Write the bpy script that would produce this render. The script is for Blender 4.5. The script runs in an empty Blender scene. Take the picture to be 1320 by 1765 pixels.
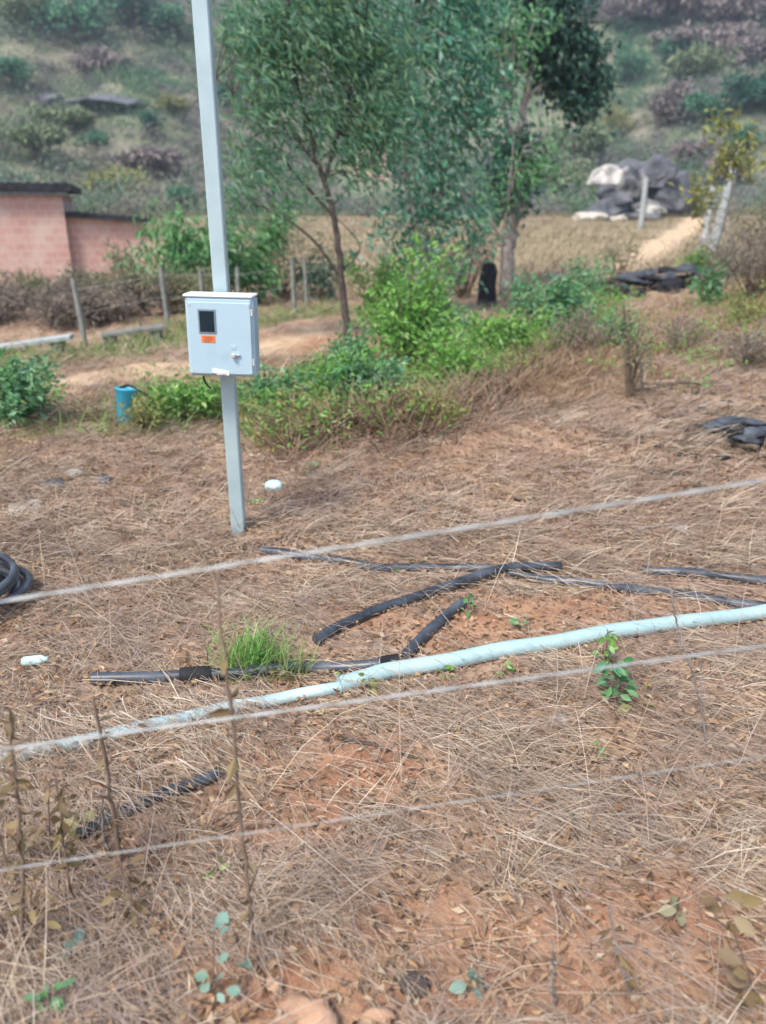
import bpy, math, random
import numpy as np
from mathutils import Vector, Matrix

random.seed(7)
RNG = np.random.default_rng(7)
R = math.radians
SC = bpy.context.scene
COL = SC.collection

# ------------------------------------------------------------------ camera, light, exposure
CAM_H, PITCH, FPX = 1.7, R(21.3), 1333.0          # focal length in pixels of the 1320 x 1765 picture
cam_d = bpy.data.cameras.new('camera'); cam = bpy.data.objects.new('camera', cam_d); COL.objects.link(cam)
cam.location = (0, 0, CAM_H); cam.rotation_euler = (R(90) - PITCH, 0, 0)
cam_d.sensor_fit = 'VERTICAL'; cam_d.sensor_height = 36.0
cam_d.lens = 36.0 * FPX / 1765.0
cam_d.clip_start = 0.05; cam_d.clip_end = 3000
cam_d.dof.use_dof = True; cam_d.dof.focus_distance = 2.9; cam_d.dof.aperture_fstop = 1.7
SC.camera = cam

SUN_EL, SUN_AZ = R(56), R(215)                      # azimuth clockwise from +Y: behind the camera, to its left
w = bpy.data.worlds.new('World'); SC.world = w; w.use_nodes = True
nt = w.node_tree; bg = nt.nodes['Background']
sky = nt.nodes.new('ShaderNodeTexSky'); sky.sky_type = 'NISHITA'; sky.sun_disc = False
sky.sun_elevation = SUN_EL; sky.sun_rotation = SUN_AZ
sky.air_density = 1.0; sky.dust_density = 2.5; sky.ozone_density = 1.0
nt.links.new(sky.outputs[0], bg.inputs[0]); bg.inputs[1].default_value = 0.12
sd = bpy.data.lights.new('sun', 'SUN'); so = bpy.data.objects.new('sun', sd); COL.objects.link(so)
sd.energy = 2.2; sd.angle = R(14); sd.color = (1.0, .93, .83)
sv = Vector((math.sin(SUN_AZ) * math.cos(SUN_EL), math.cos(SUN_AZ) * math.cos(SUN_EL), math.sin(SUN_EL)))
so.rotation_euler = sv.to_track_quat('Z', 'Y').to_euler(); so.location = (0, -5, 12)
SC.view_settings.view_transform = 'Standard'; SC.view_settings.look = 'None'
SC.view_settings.gamma = 1.0; SC.view_settings.exposure = 1.28

# ------------------------------------------------------------------ terrain and picture-to-place helpers
_wv = []
_r = random.Random(3)
for lam, amp, n in ((7.0, .035, 5), (2.2, .018, 6), (.8, .010, 7), (.33, .006, 7)):
    for _ in range(n):
        a = _r.uniform(0, math.tau); k = math.tau / (lam * _r.uniform(.75, 1.3))
        _wv.append((amp * .6, k * math.cos(a), k * math.sin(a), _r.uniform(0, math.tau)))
_hw = []
for lam, amp, n in ((60, 2.6, 4), (24, 1.0, 5), (11, .45, 5)):
    for _ in range(n):
        a = _r.uniform(0, math.tau); k = math.tau / (lam * _r.uniform(.75, 1.3))
        _hw.append((amp * .6, k * math.cos(a), k * math.sin(a), _r.uniform(0, math.tau)))

def sstep(a, b, t):
    t = np.clip((t - a) / (b - a), 0, 1); return t * t * (3 - 2 * t)

def T(x, y):
    """height of the land"""
    x = np.asarray(x, float); y = np.asarray(y, float)
    z = np.zeros(np.broadcast(x, y).shape)
    for a, kx, ky, p in _wv: z = z + a * np.sin(kx * x + ky * y + p)
    z = z + .03 * np.clip(y - 20, 0, 42)
    z = z + .42 * sstep(1.5, 7.5, x) * sstep(4.5, 12, y) * (1 - sstep(14, 26, y))
    z = z - 1.0 * np.exp(-((x + 11) / 6.5) ** 2 - ((y - 24) / 7.0) ** 2)
    foot = 66 + 7 * np.sin(x * .045 + 1.0) + 4 * np.sin(x * .11)
    foot = foot - 14 * sstep(-5, -45, x)
    t = np.clip(y - foot, 0, 330)
    hill = .40 * (np.sqrt(t * t + 16 ** 2) - 16) * (1 + .0006 * t)
    hs = sstep(0, 40, t)
    und = 0
    for a, kx, ky, p in _hw: und = und + a * np.sin(kx * x + ky * y + p)
    return z + hill + und * hs

def ray(px, py):
    u = (px - 660.0) / FPX; v = (882.5 - py) / FPX
    c, s = math.cos(PITCH), math.sin(PITCH)
    return Vector((u, c + v * s, -s + v * c))

def at(px, py, y):
    """point seen at that pixel, y metres ahead"""
    d = ray(px, py); return Vector((0, 0, CAM_H)) + d * (y / d.y)

def gp(px, py, dz=0.0):
    """point of the land seen at that pixel"""
    d = ray(px, py)
    t = np.concatenate([np.linspace(.3, 12, 1200), np.linspace(12, 80, 1400)[1:], np.linspace(80, 420, 1200)[1:]])
    h = CAM_H + d.z * t - T(d.x * t, d.y * t)
    i = np.argmax(h <= 0)
    if h[i] > 0: i = len(t) - 1
    i = max(i, 1); f = h[i - 1] / (h[i - 1] - h[i] + 1e-9)
    tt = t[i - 1] + (t[i] - t[i - 1]) * min(max(f, 0), 1)
    p = Vector((0, 0, CAM_H)) + d * float(tt); p.z = float(T(p.x, p.y)) + dz
    return p

def tz(x, y): return float(T(x, y))

# ------------------------------------------------------------------ mesh collector
class MB:
    def __init__(s): s.V = []; s.F = []; s.n = 0; s.sm = []
    def add(s, verts, faces, smooth=False):
        verts = np.asarray(verts, float).reshape(-1, 3)
        faces = np.asarray(faces, int)
        s.V.append(verts); s.F.append(faces + s.n); s.sm.append(smooth); s.n += len(verts)
    def add_poly(s, verts, facelist, smooth=False):
        by = {}
        for f in facelist: by.setdefault(len(f), []).append(f)
        verts = np.asarray(verts, float).reshape(-1, 3); s.V.append(verts)
        for fs in by.values(): s.F.append(np.asarray(fs, int) + s.n); s.sm.append(smooth)
        s.n += len(verts)
    def build(s, name, mat=None, parent=None, origin=None):
        V = np.concatenate(s.V) if s.V else np.zeros((0, 3))
        if origin is not None: V = V - np.asarray(origin, float)
        me = bpy.data.meshes.new(name)
        me.vertices.add(len(V)); me.vertices.foreach_set('co', V.astype(np.float32).ravel())
        loops = np.concatenate([f.ravel() for f in s.F]); tot = np.concatenate([np.full(len(f), f.shape[1]) for f in s.F])
        st = np.concatenate([[0], np.cumsum(tot)[:-1]])
        sm = np.concatenate([np.full(len(f), b) for f, b in zip(s.F, s.sm)])
        me.loops.add(len(loops)); me.loops.foreach_set('vertex_index', loops.astype(np.int32))
        me.polygons.add(len(tot)); me.polygons.foreach_set('loop_start', st.astype(np.int32))
        me.polygons.foreach_set('loop_total', tot.astype(np.int32))
        me.polygons.foreach_set('use_smooth', sm.astype(bool))
        me.update(calc_edges=True); me.validate()
        if mat: me.materials.append(mat)
        o = bpy.data.objects.new(name, me); COL.objects.link(o)
        if parent is not None: o.parent = parent
        if origin is not None: o.location = Vector(origin)
        return o
    # shapes
    def tube(s, pts, rad, n=8, cap=True):
        P = np.array([tuple(p) for p in pts], float); m = len(P)
        rad = np.full(m, rad, float) if np.isscalar(rad) else np.asarray(rad, float)
        t = np.gradient(P, axis=0); t /= np.linalg.norm(t, axis=1, keepdims=True) + 1e-12
        ref = np.array([0, 0, 1.0]) if abs(t[0][2]) < .9 else np.array([1.0, 0, 0])
        u = np.cross(t[0], ref); u /= np.linalg.norm(u)
        rings = []
        ang = np.arange(n) * math.tau / n
        for i in range(m):
            u = u - t[i] * np.dot(u, t[i]); u /= np.linalg.norm(u) + 1e-12
            v = np.cross(t[i], u)
            rings.append(P[i] + rad[i] * (np.cos(ang)[:, None] * u + np.sin(ang)[:, None] * v))
        V = np.concatenate(rings); F = []
        for i in range(m - 1):
            for k in range(n):
                k2 = (k + 1) % n; F.append((i * n + k, i * n + k2, (i + 1) * n + k2, (i + 1) * n + k))
        s.add(V, F, True)
        if cap:
            s.add_poly(np.concatenate([rings[0][::-1], rings[-1]]), [tuple(range(n)), tuple(range(n, 2 * n))])
    def box(s, c, size, rot=None, bev=0.0):
        hx, hy, hz = [q / 2 for q in size]
        b = min(bev, hx * .9, hy * .9, hz * .9)
        if b <= 0:
            V = [(sx * hx, sy * hy, sz * hz) for sx in (-1, 1) for sy in (-1, 1) for sz in (-1, 1)]
            F = [(0, 1, 3, 2), (4, 6, 7, 5), (0, 4, 5, 1), (2, 3, 7, 6), (0, 2, 6, 4), (1, 5, 7, 3)]
        else:
            V = []; idx = {}
            for sx in (-1, 1):
                for sy in (-1, 1):
                    for sz in (-1, 1):
                        for ax in range(3):
                            p = [sx * (hx - b), sy * (hy - b), sz * (hz - b)]
                            p[ax] += (sx, sy, sz)[ax] * b
                            idx[(sx, sy, sz, ax)] = len(V); V.append(tuple(p))
            F = []
            q = lambda a, bb, c_: (a, bb, c_)
            for ax in range(3):
                o1, o2 = [a for a in range(3) if a != ax]
                for sg in (-1, 1):
                    f = []
                    for s1, s2 in ((-1, -1), (1, -1), (1, 1), (-1, 1)):
                        k = [0, 0, 0]; k[ax] = sg; k[o1] = s1; k[o2] = s2
                        f.append(idx[(k[0], k[1], k[2], ax)])
                    F.append(tuple(f))
                for s1 in (-1, 1):
                    for s2 in (-1, 1):
                        f = []
                        for sg, order in ((-1, (o1, o2)), (1, (o2, o1))):
                            for a_ in order:
                                k = [0, 0, 0]; k[ax] = sg; k[o1] = s1; k[o2] = s2
                                f.append(idx[(k[0], k[1], k[2], a_)])
                        F.append(tuple(f))
            for sx in (-1, 1):
                for sy in (-1, 1):
                    for sz in (-1, 1): F.append(tuple(idx[(sx, sy, sz, a)] for a in range(3)))
        M = (rot.to_3x3() if rot is not None else Matrix.Identity(3)); c = Vector(c)
        V = [tuple(M @ Vector(p) + c) for p in V]
        s.add_poly(fixwind(V, F, c)[0], fixwind(V, F, c)[1])
    def lathe(s, prof, c, n=24, rot=None):
        M = rot.to_3x3() if rot is not None else Matrix.Identity(3); c = Vector(c)
        V = []; F = []
        for (r, z) in prof:
            for k in range(n):
                a = math.tau * k / n; V.append(tuple(M @ Vector((r * math.cos(a), r * math.sin(a), z)) + c))
        for i in range(len(prof) - 1):
            for k in range(n):
                k2 = (k + 1) % n; F.append((i * n + k, i * n + k2, (i + 1) * n + k2, (i + 1) * n + k))
        s.add(V, F, True)

def fixwind(V, F, c):
    out = []
    for f in F:
        p = [Vector(V[i]) for i in f]
        nrm = (p[1] - p[0]).cross(p[2] - p[0]); ctr = sum(p, Vector()) / len(p)
        out.append(f if nrm.dot(ctr - c) > 0 else tuple(reversed(f)))
    return V, out

def spline(pts, k=8):
    """Catmull-Rom through the points"""
    P = [np.array(tuple(p), float) for p in pts]; P = [2 * P[0] - P[1]] + P + [2 * P[-1] - P[-2]]
    out = []
    for i in range(1, len(P) - 2):
        for j in range(k):
            t = j / k; a, b, c, d = P[i - 1], P[i], P[i + 1], P[i + 2]
            out.append(.5 * (2 * b + (c - a) * t + (2 * a - 5 * b + 4 * c - d) * t * t + (3 * b - a - 3 * c + d) * t ** 3))
    out.append(P[-2]); return np.array(out)

def unit(a): return a / (np.linalg.norm(a, axis=-1, keepdims=True) + 1e-12)

def leaves(mb, C, D, L, W, fold=.25, rng=RNG, up=None):
    """folded two-triangle leaves: base C, direction D"""
    n = len(C); D = unit(D)
    nr = unit(rng.normal(size=(n, 3)) * .7 + (np.array([0, -.35, .8]) if up is None else up))
    S = unit(np.cross(D, nr)); N = np.cross(S, D)
    L = np.asarray(L).reshape(-1, 1) * np.ones((n, 1)); W = np.asarray(W).reshape(-1, 1) * np.ones((n, 1))
    mid = C + D * L * .45
    V = np.stack([C, mid + S * W * .5 + N * W * fold, C + D * L - N * L * .08, mid - S * W * .5 + N * W * fold], 1).reshape(-1, 3)
    i = np.arange(n)[:, None] * 4
    mb.add(V, np.concatenate([i + [0, 1, 2], i + [0, 2, 3]], 0), False)

def round_leaves(mb, C, D, L, W, rng=RNG):
    n = len(C); D = unit(D); nr = unit(rng.normal(size=(n, 3)) * .6 + np.array([0, -.35, .8]))
    S = unit(np.cross(D, nr)); N = np.cross(S, D); L = np.asarray(L).reshape(-1, 1); W = np.asarray(W).reshape(-1, 1)
    V = [C]; prof = ((.18, .30), (.42, .5), (.68, .44), (.88, .22))
    for t, wd in prof: V.append(C + D * L * t - N * L * .12 * t * t + S * W * wd + N * W * .10)
    V.append(C + D * L - N * L * .14)
    for t, wd in reversed(prof): V.append(C + D * L * t - N * L * .12 * t * t - S * W * wd + N * W * .10)
    for t, _ in prof: V.append(C + D * L * t - N * L * .12 * t * t)
    V = np.stack(V, 1).reshape(-1, 3); i = np.arange(n)[:, None] * 14
    mb.add(V, np.concatenate([i + f for f in ([0, 1, 10], [0, 10, 9], [4, 5, 13], [13, 5, 6])], 0), True)
    q = [[1, 2, 11, 10], [2, 3, 12, 11], [3, 4, 13, 12], [10, 11, 8, 9], [11, 12, 7, 8], [12, 13, 6, 7]]
    mb.F.append(np.concatenate([i + f for f in q], 0) + (mb.n - len(V))); mb.sm.append(True)

def blades(mb, P, D, L, W, lift, bend, rng=RNG):
    """narrow four-ring strips; D horizontal direction, lift = rise per length, bend = sideways curve"""
    n = len(P)
    D = unit(D); side = np.stack([-D[:, 1], D[:, 0], np.zeros(n)], 1)
    ts = np.array([0, .35, .7, 1.0]); ws = np.array([1, .9, .65, .15])
    L = L[:, None]; W = W[:, None]; rings = []
    tw = rng.uniform(-.7, .7, (n, 1))
    for t, wf in zip(ts, ws):
        c = P + D * L * t + side * (bend[:, None] * L * t * t)
        c = c + np.array([0, 0, 1.0]) * (lift[:, None] * L * (t - .45 * t * t))
        wv = (side * np.cos(tw) + np.array([0, 0, 1.0]) * np.sin(tw)) * W * wf * .5
        rings += [c - wv, c + wv]
    V = np.stack(rings, 1).reshape(-1, 3); i = np.arange(n)[:, None] * 8
    F = np.concatenate([i + [2 * k, 2 * k + 1, 2 * k + 3, 2 * k + 2] for k in range(3)], 0)
    mb.add(V, F, True)

# ------------------------------------------------------------------ materials
def nodes_of(m):
    m.use_nodes = True; return m.node_tree, m.node_tree.nodes['Principled BSDF']

def ramp(nt, stops, fac, const=False):
    r = nt.nodes.new('ShaderNodeValToRGB')
    if const: r.color_ramp.interpolation = 'CONSTANT'
    e = r.color_ramp.elements
    while len(e) < len(stops): e.new(.5)
    for q, (p, c) in zip(e, stops): q.position = p; q.color = (*c, 1)
    nt.links.new(fac, r.inputs[0]); return r.outputs[0]

def noise(nt, scale, detail=4, coord=None, rough=.55):
    t = nt.nodes.new('ShaderNodeTexNoise'); t.inputs['Scale'].default_value = scale
    t.inputs['Detail'].default_value = detail; t.inputs['Roughness'].default_value = rough
    if coord is None:
        g = nt.nodes.new('ShaderNodeNewGeometry'); coord = g.outputs['Position']
    nt.links.new(coord, t.inputs['Vector']); return t.outputs['Fac']

def mix(nt, fac, a, b, mode='MIX'):
    m = nt.nodes.new('ShaderNodeMix'); m.data_type = 'RGBA'; m.blend_type = mode
    for s, v in ((m.inputs[0], fac), (m.inputs[6], a), (m.inputs[7], b)):
        if hasattr(v, 'is_output'): nt.links.new(v, s)
        elif isinstance(v, (int, float)): s.default_value = v
        else: s.default_value = (*v, 1)
    return m.outputs[2]

def maths(nt, op, a, b):
    m = nt.nodes.new('ShaderNodeMath'); m.operation = op
    for s, v in zip(m.inputs, (a, b)):
        if hasattr(v, 'is_output'): nt.links.new(v, s)
        else: s.default_value = v
    return m.outputs[0]

def island_mat(name, cols, rough=.6, trans=.0, spec=.3, patch=None, patch_scale=.8):
    """colour differs leaf by leaf, blade by blade"""
    m = bpy.data.materials.new(name); nt, b = nodes_of(m)
    g = nt.nodes.new('ShaderNodeNewGeometry')
    st = [(i / max(1, len(cols) - 1), c) for i, c in enumerate(cols)]
    c = ramp(nt, st, g.outputs['Random Per Island'])
    if patch:
        f = ramp(nt, [(.4, (0, 0, 0)), (.62, (1, 1, 1))], noise(nt, patch_scale, 3, g.outputs['Position']))
        c = mix(nt, maths(nt, 'MULTIPLY', f, .65), c, patch)
    nt.links.new(c, b.inputs['Base Color']); b.inputs['Roughness'].default_value = rough
    b.inputs['Specular IOR Level'].default_value = spec
    if trans:
        t = nt.nodes.new('ShaderNodeBsdfTranslucent'); nt.links.new(c, t.inputs['Color'])
        ms = nt.nodes.new('ShaderNodeMixShader'); ms.inputs[0].default_value = trans
        nt.links.new(b.outputs[0], ms.inputs[1]); nt.links.new(t.outputs[0], ms.inputs[2])
        nt.links.new(ms.outputs[0], nt.nodes['Material Output'].inputs['Surface'])
    return m

def hill_mat(name, cols, rough=.75, trans=.15, spec=.2, patch=None, patch_scale=.03):
    m = island_mat(name, cols, rough, trans, spec); nt = m.node_tree; b = nt.nodes['Principled BSDF']
    src = b.inputs['Base Color'].links[0].from_socket
    g = nt.nodes.new('ShaderNodeNewGeometry')
    big = ramp(nt, [(.30, (.035, .12, .085)), (.38, (.065, .18, .105)), (.44, (.14, .22, .12)), (.49, (.19, .17, .20)), (.54, (.27, .24, .19)), (.59, (.08, .18, .11)), (.65, (.21, .175, .215)), (.75, (.10, .18, .12))], noise(nt, patch_scale, 4, g.outputs['Position'], .6))
    c = mix(nt, .72, src, big)
    for n in nt.nodes:
        if n.type == 'BSDF_TRANSLUCENT': nt.links.new(c, n.inputs['Color'])
    nt.links.new(c, b.inputs['Base Color']); return m

def surf(name, c1, c2, scale=6, rough=.6, spec=.4, metal=0, bump=0, bscale=40, detail=5, lo=.35, hi=.65):
    m = bpy.data.materials.new(name); nt, b = nodes_of(m)
    tc = nt.nodes.new('ShaderNodeTexCoord').outputs['Object']
    f = noise(nt, scale, detail, tc)
    nt.links.new(ramp(nt, [(lo, c1), (hi, c2)], f), b.inputs['Base Color'])
    b.inputs['Roughness'].default_value = rough; b.inputs['Specular IOR Level'].default_value = spec
    b.inputs['Metallic'].default_value = metal
    if bump:
        bp = nt.nodes.new('ShaderNodeBump'); bp.inputs['Strength'].default_value = bump; bp.inputs['Distance'].default_value = .02
        nt.links.new(noise(nt, bscale, 5, tc), bp.inputs['Height']); nt.links.new(bp.outputs[0], b.inputs['Normal'])
    return m

M = {}
M['straw'] = island_mat('straw', [(.08, .055, .038), (.33, .24, .165), (.50, .385, .265), (.40, .335, .285), (.66, .55, .41), (.19, .135, .10), (.54, .425, .295), (.76, .67, .55), (.44, .365, .30), (.30, .195, .125)], .7, .12, .2, patch=(.31, .235, .20), patch_scale=2.2)
M['stalk'] = island_mat('dead_stalk', [(.09, .055, .035), (.22, .14, .085), (.17, .13, .105), (.36, .25, .155)], .7, .0, .2)
M['warmgrass'] = island_mat('warm_dry_grass', [(.12, .075, .04), (.30, .19, .105), (.42, .29, .17), (.24, .17, .12), (.50, .38, .25)], .75, .15, .15)
M['litter'] = island_mat('leaf_litter', [(.10, .06, .035), (.26, .16, .09), (.40, .27, .16), (.18, .11, .07), (.50, .40, .28)], .75, .1, .2)
M['field'] = island_mat('field_grass', [(.20, .185, .10), (.28, .245, .145), (.32, .27, .17), (.24, .215, .12)], .8, .15, .15, patch=(.22, .17, .13), patch_scale=.25)
M['weed'] = island_mat('green_weeds', [(.07, .14, .05), (.13, .22, .06), (.19, .25, .08), (.26, .26, .11)], .6, .25, .3)
M['leaf_blue'] = island_mat('blue_green_leaves', [(.03, .14, .085), (.06, .22, .135), (.11, .31, .20), (.27, .45, .37), (.13, .31, .11)], .42, .4, .5)
M['leaf_wisp'] = island_mat('wispy_leaves', [(.06, .18, .11), (.10, .26, .155), (.16, .33, .21), (.20, .34, .13), (.30, .44, .36)], .5, .42, .4)
M['leaf_dark'] = island_mat('dark_leaves', [(.014, .05, .038), (.028, .085, .058), (.06, .15, .10), (.04, .115, .09)], .45, .2, .45)
M['leaf_bright'] = island_mat('bright_leaves', [(.08, .22, .035), (.14, .34, .055), (.22, .43, .08), (.13, .29, .09), (.32, .48, .16)], .45, .3, .45)
M['leaf_mid'] = island_mat('green_leaves', [(.05, .17, .06), (.09, .25, .09), (.15, .32, .12), (.10, .27, .16), (.24, .38, .22)], .45, .28, .45)
M['hill_dark'] = island_mat('hill_dark_leaves', [(.025, .10, .07), (.045, .14, .09), (.07, .18, .12)], .6, .2, .2)
M['hill_green'] = island_mat('hill_green_leaves', [(.05, .16, .10), (.08, .21, .12), (.12, .26, .15)], .6, .2, .2)
M['hill_olive'] = island_mat('hill_olive_leaves', [(.13, .20, .11), (.19, .24, .13), (.24, .27, .16)], .6, .2, .2)
M['hill_yellow'] = island_mat('hill_yellow_leaves', [(.24, .27, .12), (.30, .31, .14), (.22, .25, .13)], .6, .2, .2)
M['hill_dry'] = island_mat('hill_dry_twigs', [(.19, .165, .17), (.25, .21, .205), (.29, .25, .23)], .7, .15, .2)
M['leaf_bush'] = island_mat('bush_leaves', [(.05, .17, .06), (.09, .25, .085), (.15, .33, .12), (.22, .38, .20)], .45, .3, .45)
M['leaf_yellow'] = island_mat('yellow_green_leaves', [(.16, .20, .06), (.24, .27, .08), (.32, .31, .10), (.20, .22, .09)], .5, .3, .4)
M['leaf_olive'] = island_mat('olive_leaves', [(.14, .155, .085), (.21, .215, .12), (.28, .26, .16), (.14, .165, .11)], .6, .2, .3)
M['leaf_drybush'] = island_mat('dry_bush_leaves', [(.14, .12, .10), (.22, .185, .15), (.28, .235, .19), (.19, .165, .165)], .7, .15, .2)
M['leaf_pale'] = island_mat('pale_leaves', [(.18, .30, .24), (.25, .38, .31), (.13, .25, .18)], .5, .25, .4)
M['leaf_brown'] = island_mat('brown_leaves', [(.16, .11, .05), (.22, .17, .08), (.13, .085, .045), (.25, .20, .12)], .6, .15, .3)
M['scrub'] = hill_mat('hill_scrub', [(.08, .19, .12), (.13, .23, .14), (.20, .27, .14), (.23, .235, .17), (.20, .205, .20), (.08, .20, .15), (.30, .31, .18)], .75, .15, .2, patch_scale=.045)
M['bark'] = surf('bark', (.045, .036, .032), (.11, .088, .078), 14, .85, .2, bump=.6, bscale=50)
M['bark_pale'] = surf('pale_bark', (.14, .12, .11), (.32, .29, .27), 10, .85, .2, bump=.5)
M['twig'] = surf('twig', (.10, .07, .05), (.20, .15, .11), 8, .85, .2)
M['galv'] = surf('galvanised_steel', (.34, .45, .48), (.41, .52, .55), 5, .42, .5, metal=.2)
M['boxpaint'] = surf('box_plastic', (.29, .40, .46), (.36, .49, .57), 4, .45, .45, detail=9, lo=.30, hi=.48)
M['glass_dark'] = surf('meter_window', (.004, .009, .018), (.015, .035, .045), 3, .2, .25)
M['gasket'] = surf('gasket', (.16, .21, .25), (.20, .26, .30), 6, .6, .3)
M['orange'] = surf('orange_label', (.62, .16, .05), (.70, .22, .08), 8, .55, .3)
M['label_ink'] = surf('label_ink', (.30, .07, .03), (.34, .09, .04), 8, .6, .3)
M['white'] = surf('white_plastic', (.70, .74, .76), (.80, .83, .84), 5, .5, .4)
M['grey_metal'] = surf('grey_metal', (.40, .42, .42), (.55, .56, .55), 6, .5, .5)
M['wire'] = surf('fence_wire', (.31, .33, .33), (.43, .445, .44), 12, .45, .5, metal=.2)
M['blackpipe'] = surf('black_hose', (.022, .028, .038), (.11, .13, .16), 6, .38, .5, lo=.40, hi=.75)  # lighter blue-grey blotches paint in sky sheen along with dust
M['bluepipe'] = surf('blue_pipe', (.31, .46, .48), (.38, .52, .54), 3, .42, .45)
M['bluepipe_dirty'] = surf('dusty_blue_pipe', (.36, .54, .58), (.46, .58, .60), 8, .55, .4)
M['turq'] = surf('turquoise_plastic', (.045, .37, .55), (.06, .43, .60), 5, .4, .5)
M['turq_pale'] = surf('aqua_plastic', (.45, .72, .74), (.55, .78, .80), 5, .45, .4)
M['black'] = surf('charred', (.006, .006, .008), (.022, .022, .026), 9, .75, .3, bump=.6, bscale=25)
M['ash'] = surf('ashen_sheet', (.02, .023, .03), (.10, .115, .14), 7, .8, .25, bump=.4, bscale=18)
M['charwood'] = surf('scorched_wood', (.06, .05, .04), (.26, .20, .14), 9, .8, .2)
M['concrete'] = surf('weathered_concrete', (.17, .18, .165), (.27, .275, .25), 9, .85, .2, bump=.4)
M['concrete_pale'] = surf('pale_concrete', (.28, .31, .31), (.40, .42, .41), 9, .85, .2, bump=.3)
M['plank'] = surf('grey_plank', (.13, .135, .125), (.22, .22, .20), 9, .85, .2, bump=.3)
M['roof_dark'] = surf('dark_roof', (.008, .009, .012), (.03, .035, .042), 8, .7, .3, bump=.5, bscale=15)
M['roof_edge'] = surf('roof_edge', (.16, .19, .21), (.26, .29, .31), 8, .8, .2)
M['roof_faded'] = surf('faded_tiles', (.40, .27, .23), (.50, .38, .33), 3, .8, .2)
M['rock_light'] = surf('light_rock', (.05, .055, .065), (.40, .39, .36), .62, .85, .2, bump=.9, bscale=7, detail=9, lo=.40, hi=.62)
M['rock_dark'] = surf('dark_rock', (.045, .05, .06), (.15, .155, .17), .8, .85, .2, bump=.6, bscale=4)
M['rock_tan'] = surf('tan_rock', (.38, .34, .28), (.54, .50, .44), 1.2, .85, .2, bump=.5, bscale=5)
M['stone'] = surf('pale_stone', (.28, .25, .22), (.46, .43, .39), 14, .9, .2, bump=.5)
M['clod'] = surf('earth_clod', (.36, .22, .145), (.46, .30, .20), 9, .95, .1, bump=.5)

def brick_mat(name, c1, c2, mortar):
    m = bpy.data.materials.new(name); nt, b = nodes_of(m)
    tc = nt.nodes.new('ShaderNodeTexCoord'); mp = nt.nodes.new('ShaderNodeMapping')
    mp.inputs['Rotation'].default_value = (R(90), 0, 0)
    nt.links.new(tc.outputs['Object'], mp.inputs[0])
    bt = nt.nodes.new('ShaderNodeTexBrick'); nt.links.new(mp.outputs[0], bt.inputs['Vector'])
    bt.inputs['Scale'].default_value = 1.0; bt.inputs['Brick Width'].default_value = .3; bt.inputs['Row Height'].default_value = .2
    bt.inputs['Mortar Size'].default_value = .022
    bt.inputs['Color1'].default_value = (*c1, 1); bt.inputs['Color2'].default_value = (*c2, 1); bt.inputs['Mortar'].default_value = (*mortar, 1)
    n = noise(nt, 1.1, 8, tc.outputs['Object'], .65)
    c = mix(nt, maths(nt, 'MULTIPLY', ramp(nt, [(.45, (0, 0, 0)), (.62, (1, 1, 1))], n), .8), bt.outputs['Color'], (.56, .44, .38))
    nt.links.new(c, b.inputs['Base Color']); b.inputs['Roughness'].default_value = .9
    return m
M['brick'] = brick_mat('pink_brick', (.50, .28, .235), (.45, .255, .22), (.50, .34, .29))
M['pinkwall'] = brick_mat('pink_masonry', (.50, .27, .24), (.44, .24, .22), (.52, .36, .31))

# ------------------------------------------------------------------ tags
def tag(o, label, cat, group=None, kind=None):
    o['label'] = label; o['category'] = cat
    if group: o['group'] = group
    if kind: o['kind'] = kind
    return o
def empty(name, loc, label, cat, group=None):
    o = bpy.data.objects.new(name, None); o.location = loc; o.empty_display_size = .1; COL.objects.link(o)
    return tag(o, label, cat, group)
def part(mb, name, mat, root):
    """a part whose shape was collected in world coordinates"""
    return mb.build(name, mat, root, None if root is None else None) if False else _part(mb, name, mat, root)
def _part(mb, name, mat, root):
    base = Vector(root.location)
    p = root.parent
    while p is not None: base = base + Vector(p.location); p = p.parent
    mb.V = [v - np.array(tuple(base)) for v in mb.V]
    return mb.build(name, mat, root)
def whole(mb, name, mat, loc, label, cat, group=None):
    return tag(mb.build(name, mat, None, loc), label, cat, group)

# ------------------------------------------------------------------ the ground
LANE = [gp(*p) for p in ((1010, 492), (1075, 458), (1130, 430), (1175, 400), (1200, 380), (1207, 366))]
LANE_P = np.array([(p.x, p.y) for p in LANE])
PATH_P = np.array([(p.x, p.y) for p in [gp(*q) for q in ((-250, 745), (-60, 690), (140, 655), (330, 630), (470, 590), (600, 565))]])
def pdist(x, y, P):
    d = np.full(np.shape(x), 1e9)
    for (ax, ay), (bx, by) in zip(P[:-1], P[1:]):
        dx, dy = bx - ax, by - ay
        t = np.clip(((x - ax) * dx + (y - ay) * dy) / (dx * dx + dy * dy), 0, 1)
        d = np.minimum(d, np.hypot(x - ax - t * dx, y - ay - t * dy))
    return d
SOIL = []   # bare soil patches: x, y, rx, ry, strength
for px, py, rx, ry, s in ((600, 1330, .30, .22, 1), (480, 1420, .22, .16, .8), (850, 1085, .32, .20, .9), (960, 1055, .45, .18, .8), (1120, 1040, .5, .2, .8), (640, 1060, .3, .15, .5), (340, 1120, .18, .1, .6),
                         (540, 1710, .34, .17, .9), (820, 1610, .42, .15, .8), (1150, 1570, .40, .17, .8), (660, 1730, .5, .10, .85), (960, 1700, .35, .12, .8), (1260, 1680, .25, .18, .8), (740, 1380, .3, .1, .4), (760, 770, 1.4, .8, .35), (1000, 650, .8, .6, .3),
                         (560, 590, .9, .9, .9), (490, 640, .6, .6, .6), (640, 340, 3, 3, .4)):
    p = gp(px, py); SOIL.append((p.x, p.y, rx, ry, s))
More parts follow.
